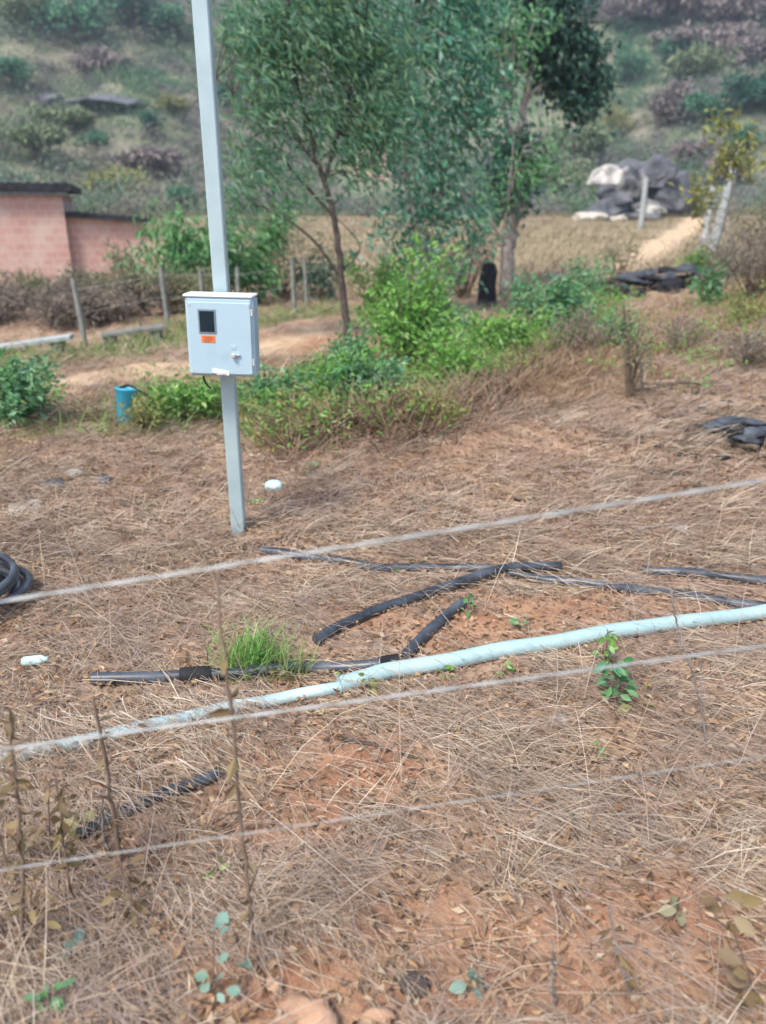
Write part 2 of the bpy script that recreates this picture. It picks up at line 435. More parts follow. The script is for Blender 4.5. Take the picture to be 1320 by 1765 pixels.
def wob(x, y, k, ph):
    return np.sin(x * k + ph) * np.cos(y * k * 1.13 - ph * 2) + .6 * np.sin(x * k * 2.3 + y * k * 1.7 + ph)
def masks(x, y):
    soil = np.zeros(np.shape(x))
    for sx, sy, rx, ry, s in SOIL:
        q = np.hypot((x - sx) / rx, (y - sy) / ry) + .22 * wob(x, y, 9, sx) + .20 * wob(x, y, 23, sy) + .14 * wob(x, y, 51, sx)
        soil = np.maximum(soil, s * sstep(1.28, .42, q))
    lw = .55 + .010 * y
    dl = pdist(x, y, LANE_P) + .12 * wob(x, y, 2.2, 1)
    lane = sstep(lw, lw * .55, dl)
    dp = pdist(x, y, PATH_P) + .15 * wob(x, y, 2.6, 2)
    path = sstep(.55, .2, dp) * (.62 + .3 * np.clip(wob(x, y, 1.7, 4), -1, 1))
    green = sstep(.9, 1.5, dp) * sstep(3.4, 1.7, dp) * sstep(1.5, -1.5, x) * (y > 6)
    return soil, np.maximum(lane, path), lane, green

gx = np.sinh(np.linspace(-1, 1, 381) * 6.2) / np.sinh(6.2) * 420
s_ = np.linspace(-.50, 1, 470)
gy = np.where(s_ < 0, 1, 1) * np.sinh(s_ * 6.4) / np.sinh(6.4) * 430 + 1.6
GX, GY = np.meshgrid(gx, gy)
GZ = T(GX, GY)
ns, ms_ = GX.shape
mb = MB()
idx = np.arange(ns * ms_).reshape(ns, ms_)
Fq = np.stack([idx[:-1, :-1], idx[:-1, 1:], idx[1:, 1:], idx[1:, :-1]], -1).reshape(-1, 4)
mb.add(np.stack([GX, GY, GZ], -1).reshape(-1, 3), Fq, True)
gm = bpy.data.materials.new('ground'); nt, b = nodes_of(gm)
pos = nt.nodes.new('ShaderNodeNewGeometry').outputs['Position']
def attr(n):
    a = nt.nodes.new('ShaderNodeAttribute'); a.attribute_name = n; return a.outputs['Fac']
n1 = noise(nt, .8, 6, pos); n2 = noise(nt, 5.5, 6, pos); n3 = noise(nt, 38, 5, pos, .7); n4 = noise(nt, .09, 4, pos)
thatch = ramp(nt, [(.32, (.085, .055, .038)), (.45, (.28, .19, .13)), (.58, (.45, .315, .22)), (.74, (.60, .46, .35))], maths(nt, 'ADD', maths(nt, 'MULTIPLY', n2, .5), maths(nt, 'MULTIPLY', n3, .5)))
greyer = mix(nt, ramp(nt, [(.42, (0, 0, 0)), (.60, (1, 1, 1))], n1), thatch, mix(nt, .5, thatch, (.22, .155, .125)))
soilc = ramp(nt, [(.34, (.22, .10, .055)), (.48, (.37, .195, .115)), (.60, (.42, .25, .155)), (.74, (.48, .33, .22))], maths(nt, 'ADD', maths(nt, 'MULTIPLY', n2, .6), maths(nt, 'MULTIPLY', n3, .4)))
lanec = ramp(nt, [(.3, (.46, .33, .21)), (.7, (.60, .46, .32))], n2)
hillc = ramp(nt, [(.36, (.10, .15, .09)), (.47, (.15, .17, .11)), (.58, (.21, .195, .15)), (.70, (.17, .165, .17))], maths(nt, 'ADD', maths(nt, 'MULTIPLY', n4, .6), maths(nt, 'MULTIPLY', n1, .4)))
fieldc = ramp(nt, [(.35, (.22, .18, .11)), (.55, (.34, .27, .18)), (.72, (.40, .33, .22))], n1)
c = mix(nt, attr('soil'), greyer, soilc)
c = mix(nt, attr('far'), c, fieldc)
c = mix(nt, attr('hill'), c, hillc)
c = mix(nt, attr('green'), c, ramp(nt, [(.3, (.10, .16, .05)), (.7, (.24, .24, .11))], n2))
c = mix(nt, attr('track'), c, lanec)
nt.links.new(c, b.inputs['Base Color']); b.inputs['Roughness'].default_value = .95; b.inputs['Specular IOR Level'].default_value = .1
bp = nt.nodes.new('ShaderNodeBump'); bp.inputs['Strength'].default_value = .7; bp.inputs['Distance'].default_value = .03
nt.links.new(maths(nt, 'ADD', n3, maths(nt, 'MULTIPLY', n2, 1.5)), bp.inputs['Height']); nt.links.new(bp.outputs[0], b.inputs['Normal'])
ground = mb.build('ground', gm); ground['kind'] = 'structure'; ground['label'] = 'dry sandy ground with bare orange soil rising to a scrubby hill'
so_, tr_, la_, gr_ = masks(GX, GY)
foot = 60 - 14 * sstep(-5, -45, GX)
for nme, arr in (('soil', so_), ('track', tr_), ('green', gr_ * .6), ('far', sstep(17, 26, GY)), ('hill', sstep(foot, foot + 12, GY))):
    a = ground.data.attributes.new(nme, 'FLOAT', 'POINT'); a.data.foreach_set('value', arr.astype(np.float32).ravel())

# ------------------------------------------------------------------ dry grass
def scatter(n, y0, y1, pw=1.0, margin=1.5):
    """points of the land inside the picture's wedge, thinner with distance"""
    u = RNG.uniform(0, 1, n); y = (y0 ** pw + u * (y1 ** pw - y0 ** pw)) ** (1 / pw)
    x = RNG.uniform(-1, 1, n) * (y * .93 + .62) * .535 * margin
    return x, y
HOSE_PIX = ([(450, 953), (535, 966), (620, 977), (700, 983), (790, 984), (880, 992), (985, 1007), (1060, 1017), (1180, 1031), (1330, 1053)],
            [(545, 1112), (600, 1080), (660, 1054), (760, 1022), (860, 994), (965, 986)], [(1105, 988), (1150, 992), (1230, 998), (1340, 1010)],
            [(797, 1046), (770, 1068), (735, 1098), (695, 1140)], [(160, 1179), (240, 1178), (320, 1174), (440, 1167), (560, 1161), (684, 1150)], [(130, 1445), (170, 1424), (235, 1394), (300, 1368), (378, 1338)],
            [(470, 1209), (570, 1187), (690, 1160), (830, 1135), (1000, 1105), (1160, 1082), (1350, 1060)])
HOSE_XY = [np.array([(q.x, q.y) for q in [gp(*p) for p in pp]]) for pp in HOSE_PIX]
def hose_dist(x, y):
    d = np.full(np.shape(x), 9.0)
    for P in HOSE_XY: d = np.minimum(d, pdist(x, y, P))
    return d
def lay(n, y0, y1, pw, Lr, Wr, liftr, main, spread, mixrand, h=.0, clear=.7):
    x, y = scatter(n, y0, y1, pw)
    s, t, _, g = masks(x, y)
    clump = wob(x, y, 3.1, .7) * .5 + wob(x, y, 7.9, 2.1) * .5
    keep = RNG.uniform(0, 1, n) > np.maximum(s * clear, t * .93)
    clump = clump + .35 * wob(x, y, 17.0, 3.3)
    keep &= RNG.uniform(-1.1, 1.5, n) < clump * 1.5 + .30
    x, y = x[keep], y[keep]; n = len(x)
    ang = np.where(RNG.uniform(0, 1, n) < mixrand, RNG.uniform(0, math.tau, n), main + RNG.normal(0, spread, n))
    D = np.stack([np.cos(ang), np.sin(ang), np.zeros(n)], 1)
    L = RNG.uniform(*Lr, n) * np.where(RNG.uniform(0, 1, n) < .15, 1.5, 1); W = RNG.uniform(*Wr, n)
    P = np.stack([x, y, T(x, y) + RNG.uniform(.0, h + .004, n)], 1) - D * L[:, None] * .4
    P[:, 2] = np.maximum(P[:, 2], T(P[:, 0], P[:, 1]) + .002)
    if y0 < 4:
        hd_ = np.min([hose_dist(P[:, 0] + D[:, 0] * L * f, P[:, 1] + D[:, 1] * L * f) for f in (0, .5, 1)], 0)
        k = (hd_ > .035) | (RNG.uniform(0, 1, n) < .36)
        P, D, L, W = P[k], D[k], L[k], W[k]; n = len(P)
    return P, D, L, W, RNG.uniform(*liftr, n), RNG.normal(0, .16, n)
mb = MB(); A = -.80
blades(mb, *lay(118000, .75, 3.4, 1.25, (.025, .13), (.0007, .0022), (-.02, .22), A, .28, .30, .03, .93))
blades(mb, *lay(76000, 3.2, 8.0, 1.3, (.05, .18), (.0016, .0042), (.0, .28), A, .35, .35, .03, .93))
blades(mb, *lay(3600, .8, 4.5, 1.3, (.15, .42), (.0012, .0030), (.02, .35), A, .25, .15, .05, .6))
blades(mb, *lay(4400, .8, 5.0, 1.3, (.08, .25), (.0015, .003), (.6, 2.2), A, 1.2, .6, .0, .8))
def wads(nw, y0, y1, per, Lr, Wr, hr, sp):
    x, y = scatter(nw, y0, y1, 1.3); s, t, _, _ = masks(x, y)
    k = (RNG.uniform(0, 1, nw) > np.maximum(s * .95, t)) & (hose_dist(x, y) > .10); x, y = x[k], y[k]; n = len(x)
    a0 = A + RNG.normal(0, .5, n); big = RNG.uniform(.5, 1.3, n) ** 1.5
    x = np.repeat(x, per) + RNG.normal(0, sp, n * per) * np.repeat(big, per); y = np.repeat(y, per) + RNG.normal(0, sp, n * per) * np.repeat(big, per); a = np.repeat(a0, per) + RNG.normal(0, .55, n * per); m = n * per; b_ = np.repeat(big, per)
    return np.stack([x, y, T(x, y)], 1), np.stack([np.cos(a), np.sin(a), 0 * a], 1), RNG.uniform(*Lr, m) * b_, RNG.uniform(*Wr, m), RNG.uniform(*hr, m), RNG.normal(0, .3, m)
blades(mb, *wads(1900, .9, 4.2, 26, (.06, .22), (.0009, .0024), (.15, 1.0), .035))
blades(mb, *wads(3300, 3.6, 10.0, 20, (.08, .26), (.002, .005), (.2, 1.2), .06))
blades(mb, *lay(33000, 7.5, 17.0, 1.4, (.10, .30), (.004, .009), (.2, 1.0), A, .6, .5, .03))
o = mb.build('dry_grass', M['straw']); o['kind'] = 'stuff'; o['label'] = 'flattened dry straw and dead grass covering the ground'; o['category'] = 'dry grass'
mb = MB()
blades(mb, *lay(90000, 16, 64, 1.5, (.15, .45), (.012, .03), (.5, 2.2), A, 1.0, .6, .02))
o = mb.build('field_grass', M['field']); o['kind'] = 'stuff'; o['label'] = 'tall pale dry grass of the open field before the hill'; o['category'] = 'dry grass'
# dead leaves and chaff
x, y = scatter(62000, .75, 8, 1.2); s, t, _, _ = masks(x, y); k = RNG.uniform(0, 1, len(x)) > np.maximum(s * .5, t); x, y = x[k], y[k]; n = len(x)
mb = MB(); C = np.stack([x, y, T(x, y) + RNG.uniform(.004, .03, n)], 1); D = unit(RNG.normal(size=(n, 3)) * [1, 1, .25])
leaves(mb, C, D, RNG.uniform(.012, .05, n), RNG.uniform(.006, .022, n))
o = mb.build('leaf_litter', M['litter']); o['kind'] = 'stuff'; o['label'] = 'crumbled brown leaves scattered through the straw'; o['category'] = 'leaf litter'
# small green weeds along the path and verge
mb = MB()
x = RNG.uniform(-9, 2.5, 60000); y = RNG.uniform(6, 15, 60000); g = masks(x, y)[3]
k = RNG.uniform(0, 1, len(x)) < g * .5; x, y = x[k], y[k]; n = len(x)
ang = RNG.uniform(0, math.tau, n)
blades(mb, np.stack([x, y, T(x, y)], 1), np.stack([np.cos(ang), np.sin(ang), 0 * ang], 1), RNG.uniform(.07, .22, n), RNG.uniform(.006, .014, n), RNG.uniform(.6, 2, n), RNG.normal(0, .2, n))
o = mb.build('verge_grass', M['weed']); o['kind'] = 'stuff'; o['label'] = 'low yellowish green grass along both sides of the footpath'; o['category'] = 'grass'
# crumbs of soil
def rock_mesh(c, size, rough=.25, sub=3, seed=0, rot=0.0, facets=0):
    import bmesh
    bm = bmesh.new(); bmesh.ops.create_icosphere(bm, subdivisions=sub, radius=1)
    rr = random.Random(seed); ws = [(Vector((rr.gauss(0, 1), rr.gauss(0, 1), rr.gauss(0, 1))) * f, rr.uniform(0, 6.28), a) for f, a in ((1.2, .5), (1.6, .5), (2.6, .35), (3.4, .3), (6, .14), (8, .12), (12, .07), (15, .05))]
    pl = [(Vector((rr.gauss(0, 1), rr.gauss(0, 1), rr.gauss(0, 1))).normalized(), rr.uniform(.55, 1.0)) for _ in range(facets)]
    V = []
    for v in bm.verts:
        q = v.co.copy(); k = 1 + rough * sum(a * math.sin(w_.dot(q) + p) for w_, p, a in ws)
        q = q * k
        if facets:
            f = min(d_ / max(n_.dot(v.co), 1e-3) for n_, d_ in pl)
            q = v.co * min(f, 1.25) * (1 + .25 * (k - 1))
        V.append((q.x, q.y, max(q.z, -.55)))
    F = [tuple(x.index for x in f.verts) for f in bm.faces]; bm.free()
    V = np.array(V) * size; cr, sr = math.cos(rot), math.sin(rot)
    V = np.stack([V[:, 0] * cr - V[:, 1] * sr, V[:, 0] * sr + V[:, 1] * cr, V[:, 2]], 1) + np.array(tuple(c))
    m = MB(); m.add(V, F, sub >= 3 and not facets); return m
mb = MB(); bx = rock_mesh((0, 0, 0), (1, 1, .8), .3, 1, 5)
x, y = scatter(6800, .75, 5, 1.2)
s = masks(x, y)[0]; k = RNG.uniform(0, 1, len(x)) < .12 + s * .8; x, y = x[k], y[k]
for xx, yy, ss in zip(x, y, RNG.uniform(.002, .011, len(x)) * (1 + (RNG.uniform(0, 1, len(x)) < .05) * 1.3)):
    mb.add(bx.V[0] * ss + np.array([xx, yy, tz(xx, yy) + ss * .2]), bx.F[0])
o = mb.build('soil_crumbs', M['clod']); o['kind'] = 'stuff'; o['label'] = 'crumbs of dry orange earth on the bare patches'; o['category'] = 'soil'

# ------------------------------------------------------------------ meter pole
pb = gp(412, 915); PX, PY = pb.x, pb.y
pr = empty('meter_pole', (PX, PY, tz(PX, PY)), 'pale galvanised square pole carrying an electricity meter box', 'meter pole')
lean = (at(345, 0, PY - .02).x - PX) / 2.55
def px_at(z): return PX + lean * z
mb = MB(); hw = .037
H = 3.6
sh = Matrix(((1, 0, lean, 0), (0, 1, 0, 0), (0, 0, 1, 0), (0, 0, 0, 1)))
mb.box((PX + lean * (H / 2 - .15), PY, H / 2 - .15), (2 * hw, 2 * hw, H + .3), sh, .006)
post = _part(mb, 'post', M['galv'], pr)
mb = MB(); mb.box((PX + lean * H, PY, H + .012), (2 * hw + .012, 2 * hw + .012, .02), None, .004); _part(mb, 'cap', M['grey_metal'], pr)
BF = PY - hw - .165                                   # front of the box
c0, c1 = at(314, 512, BF), at(434, 512, BF); d0 = at(385, 650, BF)
zt, zb = c0.z, d0.z; bw = c1.x - c0.x; bx_ = (c0.x + c1.x) / 2 + .002; bz = (zt + zb) / 2; bh = zt - zb
rt = Matrix.Rotation(R(1.2), 4, 'Y') @ Matrix.Rotation(R(-2.5), 4, 'Z')
mb = MB(); mb.box((bx_, BF + .075, bz), (bw, .13, bh), rt, .014); box = _part(mb, 'meter_box', M['boxpaint'], pr)
def on(u, v, d=0.0):
    """u, v in 0..1 across the front of the box, d metres out of it"""
    return Vector((bx_, BF + .085, bz)) + rt.to_3x3() @ Vector(((u - .5) * bw, -.075 - d, (.5 - v) * bh))
def plate(mbx, u0, v0, u1, v1, th, d=0, bev=.002):
    a, b_ = on(u0, v0), on(u1, v1); c = on((u0 + u1) / 2, (v0 + v1) / 2, d + th / 2)
    mbx.box(c, ((u1 - u0) * bw, th, (v1 - v0) * bh), rt, bev)
mb = MB(); plate(mb, .045, .065, .965, .965, .007, .001, .003); door = _part(mb, 'box_door', M['boxpaint'], box)
mb = MB(); plate(mb, .195, .15, .455, .45, .004, .0085, .0015); _part(mb, 'window_surround', M['gasket'], box)
mb = MB(); plate(mb, .218, .172, .432, .428, .004, .011, .001); _part(mb, 'meter_window', M['glass_dark'], box)
mb = MB(); plate(mb, .225, .475, .43, .565, .0015, .0085, .0005); _part(mb, 'warning_label', M['orange'], box)
mb = MB()
for i in range(3): plate(mb, .26, .493 + i * .024, .40 - .03 * (i == 2), .503 + i * .024, .0006, .0104, 0)
_part(mb, 'label_print', M['label_ink'], box)
mb = MB(); plate(mb, .655, .70, .79, .722, .012, .0085, .002); mb.box(on(.70, .715, .024), (.02, .016, .02), rt, .004); _part(mb, 'latch', M['grey_metal'], box)
mb = MB(); plate(mb, .66, .59, .73, .64, .002, .0085, .0008); _part(mb, 'latch_plate', M['boxpaint'], box)
mb = MB()
a0 = on(.50, .93, .0)
mb.box(on(.49, .935, .010), (.085, .004, .022), rt @ Matrix.Rotation(R(9), 4, 'Y'), .0015); mb.box(on(.50, .95, .013), (.05, .004, .016), rt @ Matrix.Rotation(R(-6), 4, 'Y') @ Matrix.Rotation(R(14), 4, 'X'), .0015); _part(mb, 'torn_sticker', M['white'], box)
mb = MB(); mb.box(Vector((bx_, BF + .075, zt + .003)), (bw + .004, .138, .012), rt, .004); _part(mb, 'pale_top', M['white'], box)  # thin white plate added to make the top face pale; no hood there
mb = MB(); p0 = on(.16, 1.0, -.06); mb.tube(spline([p0 + Vector((0, 0, .01)), p0 + Vector((.004, 0, -.03)), p0 + Vector((.018, 0, -.06)), p0 + Vector((.034, .0, -.075))]), .005, 8)
_part(mb, 'cable_end', M['black'], box)
for v in (.18, .80):
    mb = MB(); a_, b2 = on(.985, v - .04, .006), on(.985, v + .04, .006); mb.tube([a_, b2], .0055, 10); _part(mb, 'hinge', M['grey_metal'], box)
for u, v in ((.075, .095), (.935, .095), (.075, .935), (.935, .935)):
    mb = MB(); c_ = on(u, v, .008); nv = rt.to_3x3() @ Vector((0, -1, 0)); mb.tube([c_, c_ + nv * .003], .005, 10); _part(mb, 'screw', M['grey_metal'], box)
for zz in (zt - .06, zb + .06):
    for dy_, wd in ((-hw - .004, .13), (hw + .005, .1)):
        mb = MB(); mb.box((px_at(zz), PY + dy_, zz), (wd, .008, .03), None, .002); _part(mb, 'clamp', M['grey_metal'], pr)

# ------------------------------------------------------------------ wire fence close to the camera
def fpt(px, py, k=.12, y0=1.17):
    d = ray(px, py); t = y0 / (d.y - k * d.x); return Vector((0, 0, CAM_H)) + d * t
fr = empty('wire_fence', (0, 1.17, tz(0, 1.17)), 'three pale twisted strands of a wire fence stretched across the straw', 'wire fence')
XL, XR = -1.7, 2.3
for i, (ya, yb) in enumerate(((1037, 828), (1292, 1113), (1500, 1303))):
    a, b_ = fpt(0, ya), fpt(1320, yb); dv = b_ - a
    P0 = a + dv * ((XL - a.x) / dv.x); P1 = a + dv * ((XR - a.x) / dv.x)
    mb = MB(); n = 420; rr = (.0016, .0014, .0006)[i]; ph = i * 1.3
    ts = np.linspace(0, 1, n); base = np.array(tuple(P0))[None] * (1 - ts[:, None]) + np.array(tuple(P1))[None] * ts[:, None]
    base[:, 2] -= .012 * 4 * ts * (1 - ts) * 0
    for s in (0, math.pi):
        th = ts * (P1 - P0).length / .16 * math.tau + s + ph
        off = np.stack([0 * th, np.cos(th), np.sin(th)], 1) * rr * 1.05
        mb.tube(base + off, rr, 6)
    _part(mb, 'strand', M['wire'], fr)
for X in (XL, XR):
    yy = 1.17 + .12 * X; g = tz(X, yy); mb = MB()
    mb.tube([(X, yy + .05, g - .3), (X, yy + .052, g + .3), (X + .01, yy + .05, g + .9), (X + .012, yy + .05, g + 1.45)], [.055, .052, .05, .046], 12); _part(mb, 'post', M['bark_pale'], fr)

# ------------------------------------------------------------------ pipes and hoses on the ground
def hose(name, pix, r, mat, label, cat, group=None, sink=.25, n=12, wall=True, lift=None):
    pts = [gp(*p) for p in pix]
    S = spline(pts, 10); 
    S[:, 2] = T(S[:, 0], S[:, 1])
    k = np.ones(7) / 7
    z = np.convolve(np.pad(S[:, 2], 3, mode='edge'), k, 'valid'); S[:, 2] = np.maximum(z, S[:, 2] - r * .5) + r * (1 - sink)
    if lift is not None: S[:, 2] += np.interp(np.linspace(0, 1, len(S)), *lift)
    loc = Vector(S[len(S) // 2]); loc.z = tz(loc.x, loc.y)
    mb = MB(); mb.tube(S, r, n, cap=False)
    # open ends with a visible wall
    for e, q in ((0, 1), (-1, -2)):
        d = unit(S[e] - S[q]); mb.tube([S[e] + d * .0005, S[e] - d * r * 1.5], [r * .82, r * .80], n, cap=True)
        u = np.cross(d, [0, 0, 1.0]); u = unit(u); v = np.cross(d, u); an = np.arange(n) * math.tau / n
        ri = np.concatenate([S[e] + d * .0006 + rr_ * (np.cos(an)[:, None] * u + np.sin(an)[:, None] * v) for rr_ in (r, r * .82)])
        mb.add(ri, [(i, (i + 1) % n, n + (i + 1) % n, n + i) for i in range(n)])
    return whole(mb, name, mat, loc, label, cat, group)
G_H = 'lengths of black hose on the straw'
hose('black_hose', [(450, 953), (535, 966), (620, 977), (700, 983), (790, 984), (880, 992), (985, 1007), (1060, 1017), (1180, 1031), (1330, 1053), (1700, 1095), (2100, 1130)], .024, M['blackpipe'], 'longest black hose, running from the pole foot past the crossing to the blue pipe', 'hose', G_H, .42)
hose('black_hose', [(545, 1112), (600, 1080), (660, 1054), (760, 1022), (860, 994), (965, 986)], .024, M['blackpipe'], 'curved black hose lying on top of the longest one where they cross', 'hose', G_H, .15, lift=([0, .55, .75, 1], [0, .0, .025, .01]))
hose('black_hose', [(1105, 988), (1150, 992), (1230, 998), (1340, 1010), (1700, 1040), (2050, 1075)], .024, M['blackpipe'], 'short straight black hose beyond the longest one at the picture edge', 'hose', G_H, .1)
hose('black_hose', [(797, 1046), (770, 1068), (735, 1098), (695, 1140)], .024, M['blackpipe'], 'short dusty black hose leading from the crossing down to the blue pipe', 'hose', G_H, .15)
e = hose('black_hose', [(160, 1179), (240, 1178), (320, 1174), (440, 1167), (560, 1161), (640, 1156), (684, 1150)], .024, M['blackpipe'], 'black hose with a thick sleeve, ending beside the blue pipe near the green tuft', 'hose', G_H, -.1)
for pa, pc, nm in (((312, 1174), (365, 1171), 'sleeve'), ((655, 1155), (686, 1150), 'coupling')):
    a, b_ = gp(*pa), gp(*pc); mb = MB(); up = Vector((0, 0, .024))
    mb.tube([a + up, (a + b_) / 2 + up * 1.1, b_ + up * 1.05], .033, 14); _part(mb, nm, M['black'], e)
hose('black_hose', [(130, 1445), (170, 1424), (235, 1394), (300, 1368), (378, 1338)], .020, M['blackpipe'], 'short faded hose half buried in straw below the blue pipe', 'hose', G_H, .3)
# coil
cc = gp(-82, 1035); mb = MB(); pts = []
for i in range(7 * 28):
    a = i / 28 * math.tau; rad = .25 + .06 * math.sin(i * .061) + .035 * math.sin(a * 2 + 1 + i * .013); pts.append((cc.x + rad * math.cos(a), cc.y + rad * math.sin(a) * .95, cc.z + .03 + .020 * i / 28 + .012 * math.sin(a + i * .05)))
mb.tube(pts, .017, 10); whole(mb, 'hose_coil', M['blackpipe'], cc, 'coil of black hose lying in the straw at the picture edge', 'hose coil')
hose('blue_pipe', [(585, 1190), (630, 1178), (690, 1163), (830, 1138), (1000, 1107), (1160, 1084), (1350, 1060), (1700, 1022), (2200, 990)], .034, M['bluepipe'], 'thick pale blue plastic pipe running past the black coupling out of the picture', 'pipe', 'pale blue pipes', .2, 18)
hose('blue_pipe', [(-30, 1324), (60, 1302), (210, 1268), (340, 1240), (475, 1214), (560, 1196), (600, 1188)], .024, M['bluepipe_dirty'], 'thinner dusty blue pipe half hidden in straw behind the tall brown stalk', 'pipe', 'pale blue pipes', .25, 16)
# straw lying across the pipes
mb = MB()
P = []
for px, py in ([(random.uniform(0, 480), 1320 - random.uniform(0, 480) * .0) for _ in range(0)] or []): pass
for i in range(620):
    px = random.uniform(-20, 470); py = 1322 - (px + 20) * .235 + random.gauss(0, 14)
    P.append(gp(px, py))
for i in range(60):
    px = random.uniform(560, 1320); py = 1178 - (px - 560) * .152 + random.gauss(0, 20); P.append(gp(px, py))
for i in range(330):
    px = random.uniform(430, 1320); py = 960 + (px - 430) * .1 + random.gauss(0, 16); P.append(gp(px, py))
for i in range(420):
    px = random.uniform(-20, 230); py = 838 + random.gauss(0, 22); P.append(gp(px, py))
for i in range(160):
    px = random.uniform(120, 420); py = 1450 - (px - 120) * .42 + random.gauss(0, 14); P.append(gp(px, py))
P = np.array([tuple(p) for p in P]); n = len(P); ang = A + RNG.normal(0, .45, n); D = np.stack([np.cos(ang), np.sin(ang), 0 * ang], 1); L = RNG.uniform(.08, .28, n)
P = P - D * L[:, None] * .5; P[:, 2] = T(P[:, 0], P[:, 1]) + RNG.uniform(.02, .062, n)
blades(mb, P, D, L, RNG.uniform(.0012, .003, n), RNG.uniform(.02, .3, n), RNG.normal(0, .15, n))
o = mb.build('loose_straw', M['straw']); o['kind'] = 'stuff'; o['label'] = 'loose straw fallen over the pipes and hoses'; o['category'] = 'dry grass'

# ------------------------------------------------------------------ sticks and fallen branches
def stick(pix, r0, r1, mat, label, group='sticks and fallen branches', name='fallen_stick', side=(), lift=.0):
    pts = [gp(*p) for p in pix]; S = spline(pts, 6); S[:, 2] = T(S[:, 0], S[:, 1]) + r0 * .7 + lift
    S[:, :2] += RNG.normal(0, r0 * .4, (len(S), 2)); mb = MB(); mb.tube(S, np.linspace(r0, r1, len(S)), 8)
    for k, (dx, dy, dz) in side:
        q = S[int(k * (len(S) - 1))]; e_ = q + np.array([dx, dy, dz]); mb.tube(spline([q, q + (e_ - q) * .5 + [0, 0, .02], e_], 4), [r1 * .9] * 8 + [r1 * .4], 6)
    return whole(mb, name, mat, Vector(S[len(S) // 2]), label, 'branch' if 'branch' in name else 'stick', group)
stick([(885, 862), (930, 872), (965, 888), (985, 898)], .010, .007, M['black'], 'thin black curved stick just past the top wire strand')
stick([(585, 1274), (640, 1287), (700, 1303), (738, 1313)], .009, .006, M['bark'], 'dark straight twig lying on the bare orange soil')
stick([(1100, 632), (1150, 612), (1210, 602), (1265, 586), (1330, 570)], .028, .016, M['bark_pale'], 'long pale grey branch lying beyond the trampled straw', name='fallen_branch', side=[(.2, (-.1, -.5, .05)), (.55, (.3, .25, .15))])
stick([(1085, 682), (1120, 672), (1170, 662), (1250, 636)], .026, .014, M['bark'], 'dark grey forked branch nearer than the long pale one', name='fallen_branch', side=[(.25, (.12, .55, .2)), (.5, (.3, -.2, .06))])
stick([(820, 1325), (900, 1330), (1010, 1318), (1080, 1312)], .007, .005, M['bark'], 'slim dark twig half hidden under straw between two wire strands')
stick([(1205, 1140), (1210, 1180), (1228, 1240), (1245, 1290)], .006, .004, M['bark_pale'], 'pale bare upright twig beside the leafy green weed', lift=.0)
stick([(90, 1698), (160, 1700), (240, 1702), (330, 1712)], .006, .004, M['bark_pale'], 'short pale forked twig at the bottom of the straw', side=[(.3, (.05, -.1, .01))])
stick([(1100, 915), (1150, 905), (1185, 912)], .010, .006, M['stone'], 'whitish wood chip lying past the top wire strand')
stick([(1270, 1400), (1300, 1425), (1330, 1450)], .007, .005, M['bark_pale'], 'pale twig leaning beneath the third wire strand')

# ------------------------------------------------------------------ small plastic things
bp_ = gp(216, 727); tilt = Matrix.Rotation(R(7), 4, 'Y') @ Matrix.Rotation(R(-6), 4, 'X')
br = empty('bucket', bp_, 'turquoise plastic bucket with a dark handle standing by the weeds', 'bucket')
mb = MB(); mb.lathe([(.0, .0), (.060, .0), (.066, .006), (.086, .265), (.091, .268), (.091, .282), (.084, .282), (.082, .262), (.062, .012), (0, .012)], bp_ + Vector((0, 0, .004)), 28, tilt); _part(mb, 'pail', M['turq'], br)
mb = MB(); hp = []
for i in range(15):
    a = math.pi * i / 14; v = tilt.to_3x3() @ Vector((.092 * math.cos(a), -.035 * math.sin(a) - .0, .26 - .0 * math.sin(a)))
    hp.append(bp_ + v)
mb.tube(hp, .004, 6); _part(mb, 'handle', M['black'], br)
mb = MB(); t0 = bp_ + tilt.to_3x3() @ Vector((.05, 0, .30)); mb.tube([t0, t0 + Vector((.09, -.02, -.05)), t0 + Vector((.17, -.03, -.12))], .009, 8); mb.tube([t0 + Vector((-.11, .03, -.01)), t0 + Vector((-.04, .01, .012)), t0], .012, 8); _part(mb, 'stirring_stick', M['black'], br)
q = gp(472, 842); mb = MB(); mb.lathe([(0, 0), (.052, 0), (.058, .01), (.055, .034), (.03, .048), (0, .05)], q + Vector((0, 0, .002)), 20, Matrix.Rotation(R(9), 4, 'X'))
whole(mb, 'plastic_tub', M['turq_pale'], q, 'small pale aqua tub upside down on the straw beside the pole', 'plastic tub')
q = gp(62, 1148); mb = MB(); mb.lathe([(0, 0), (.016, .0), (.02, .006), (.02, .075), (.010, .092), (.010, .105), (0, .105)], q + Vector((-.05, 0, .02)), 16, Matrix.Rotation(R(82), 4, 'Y'))
whole(mb, 'plastic_bottle', M['turq_pale'], q, 'pale plastic bottle lying in straw below the hose coil', 'bottle')
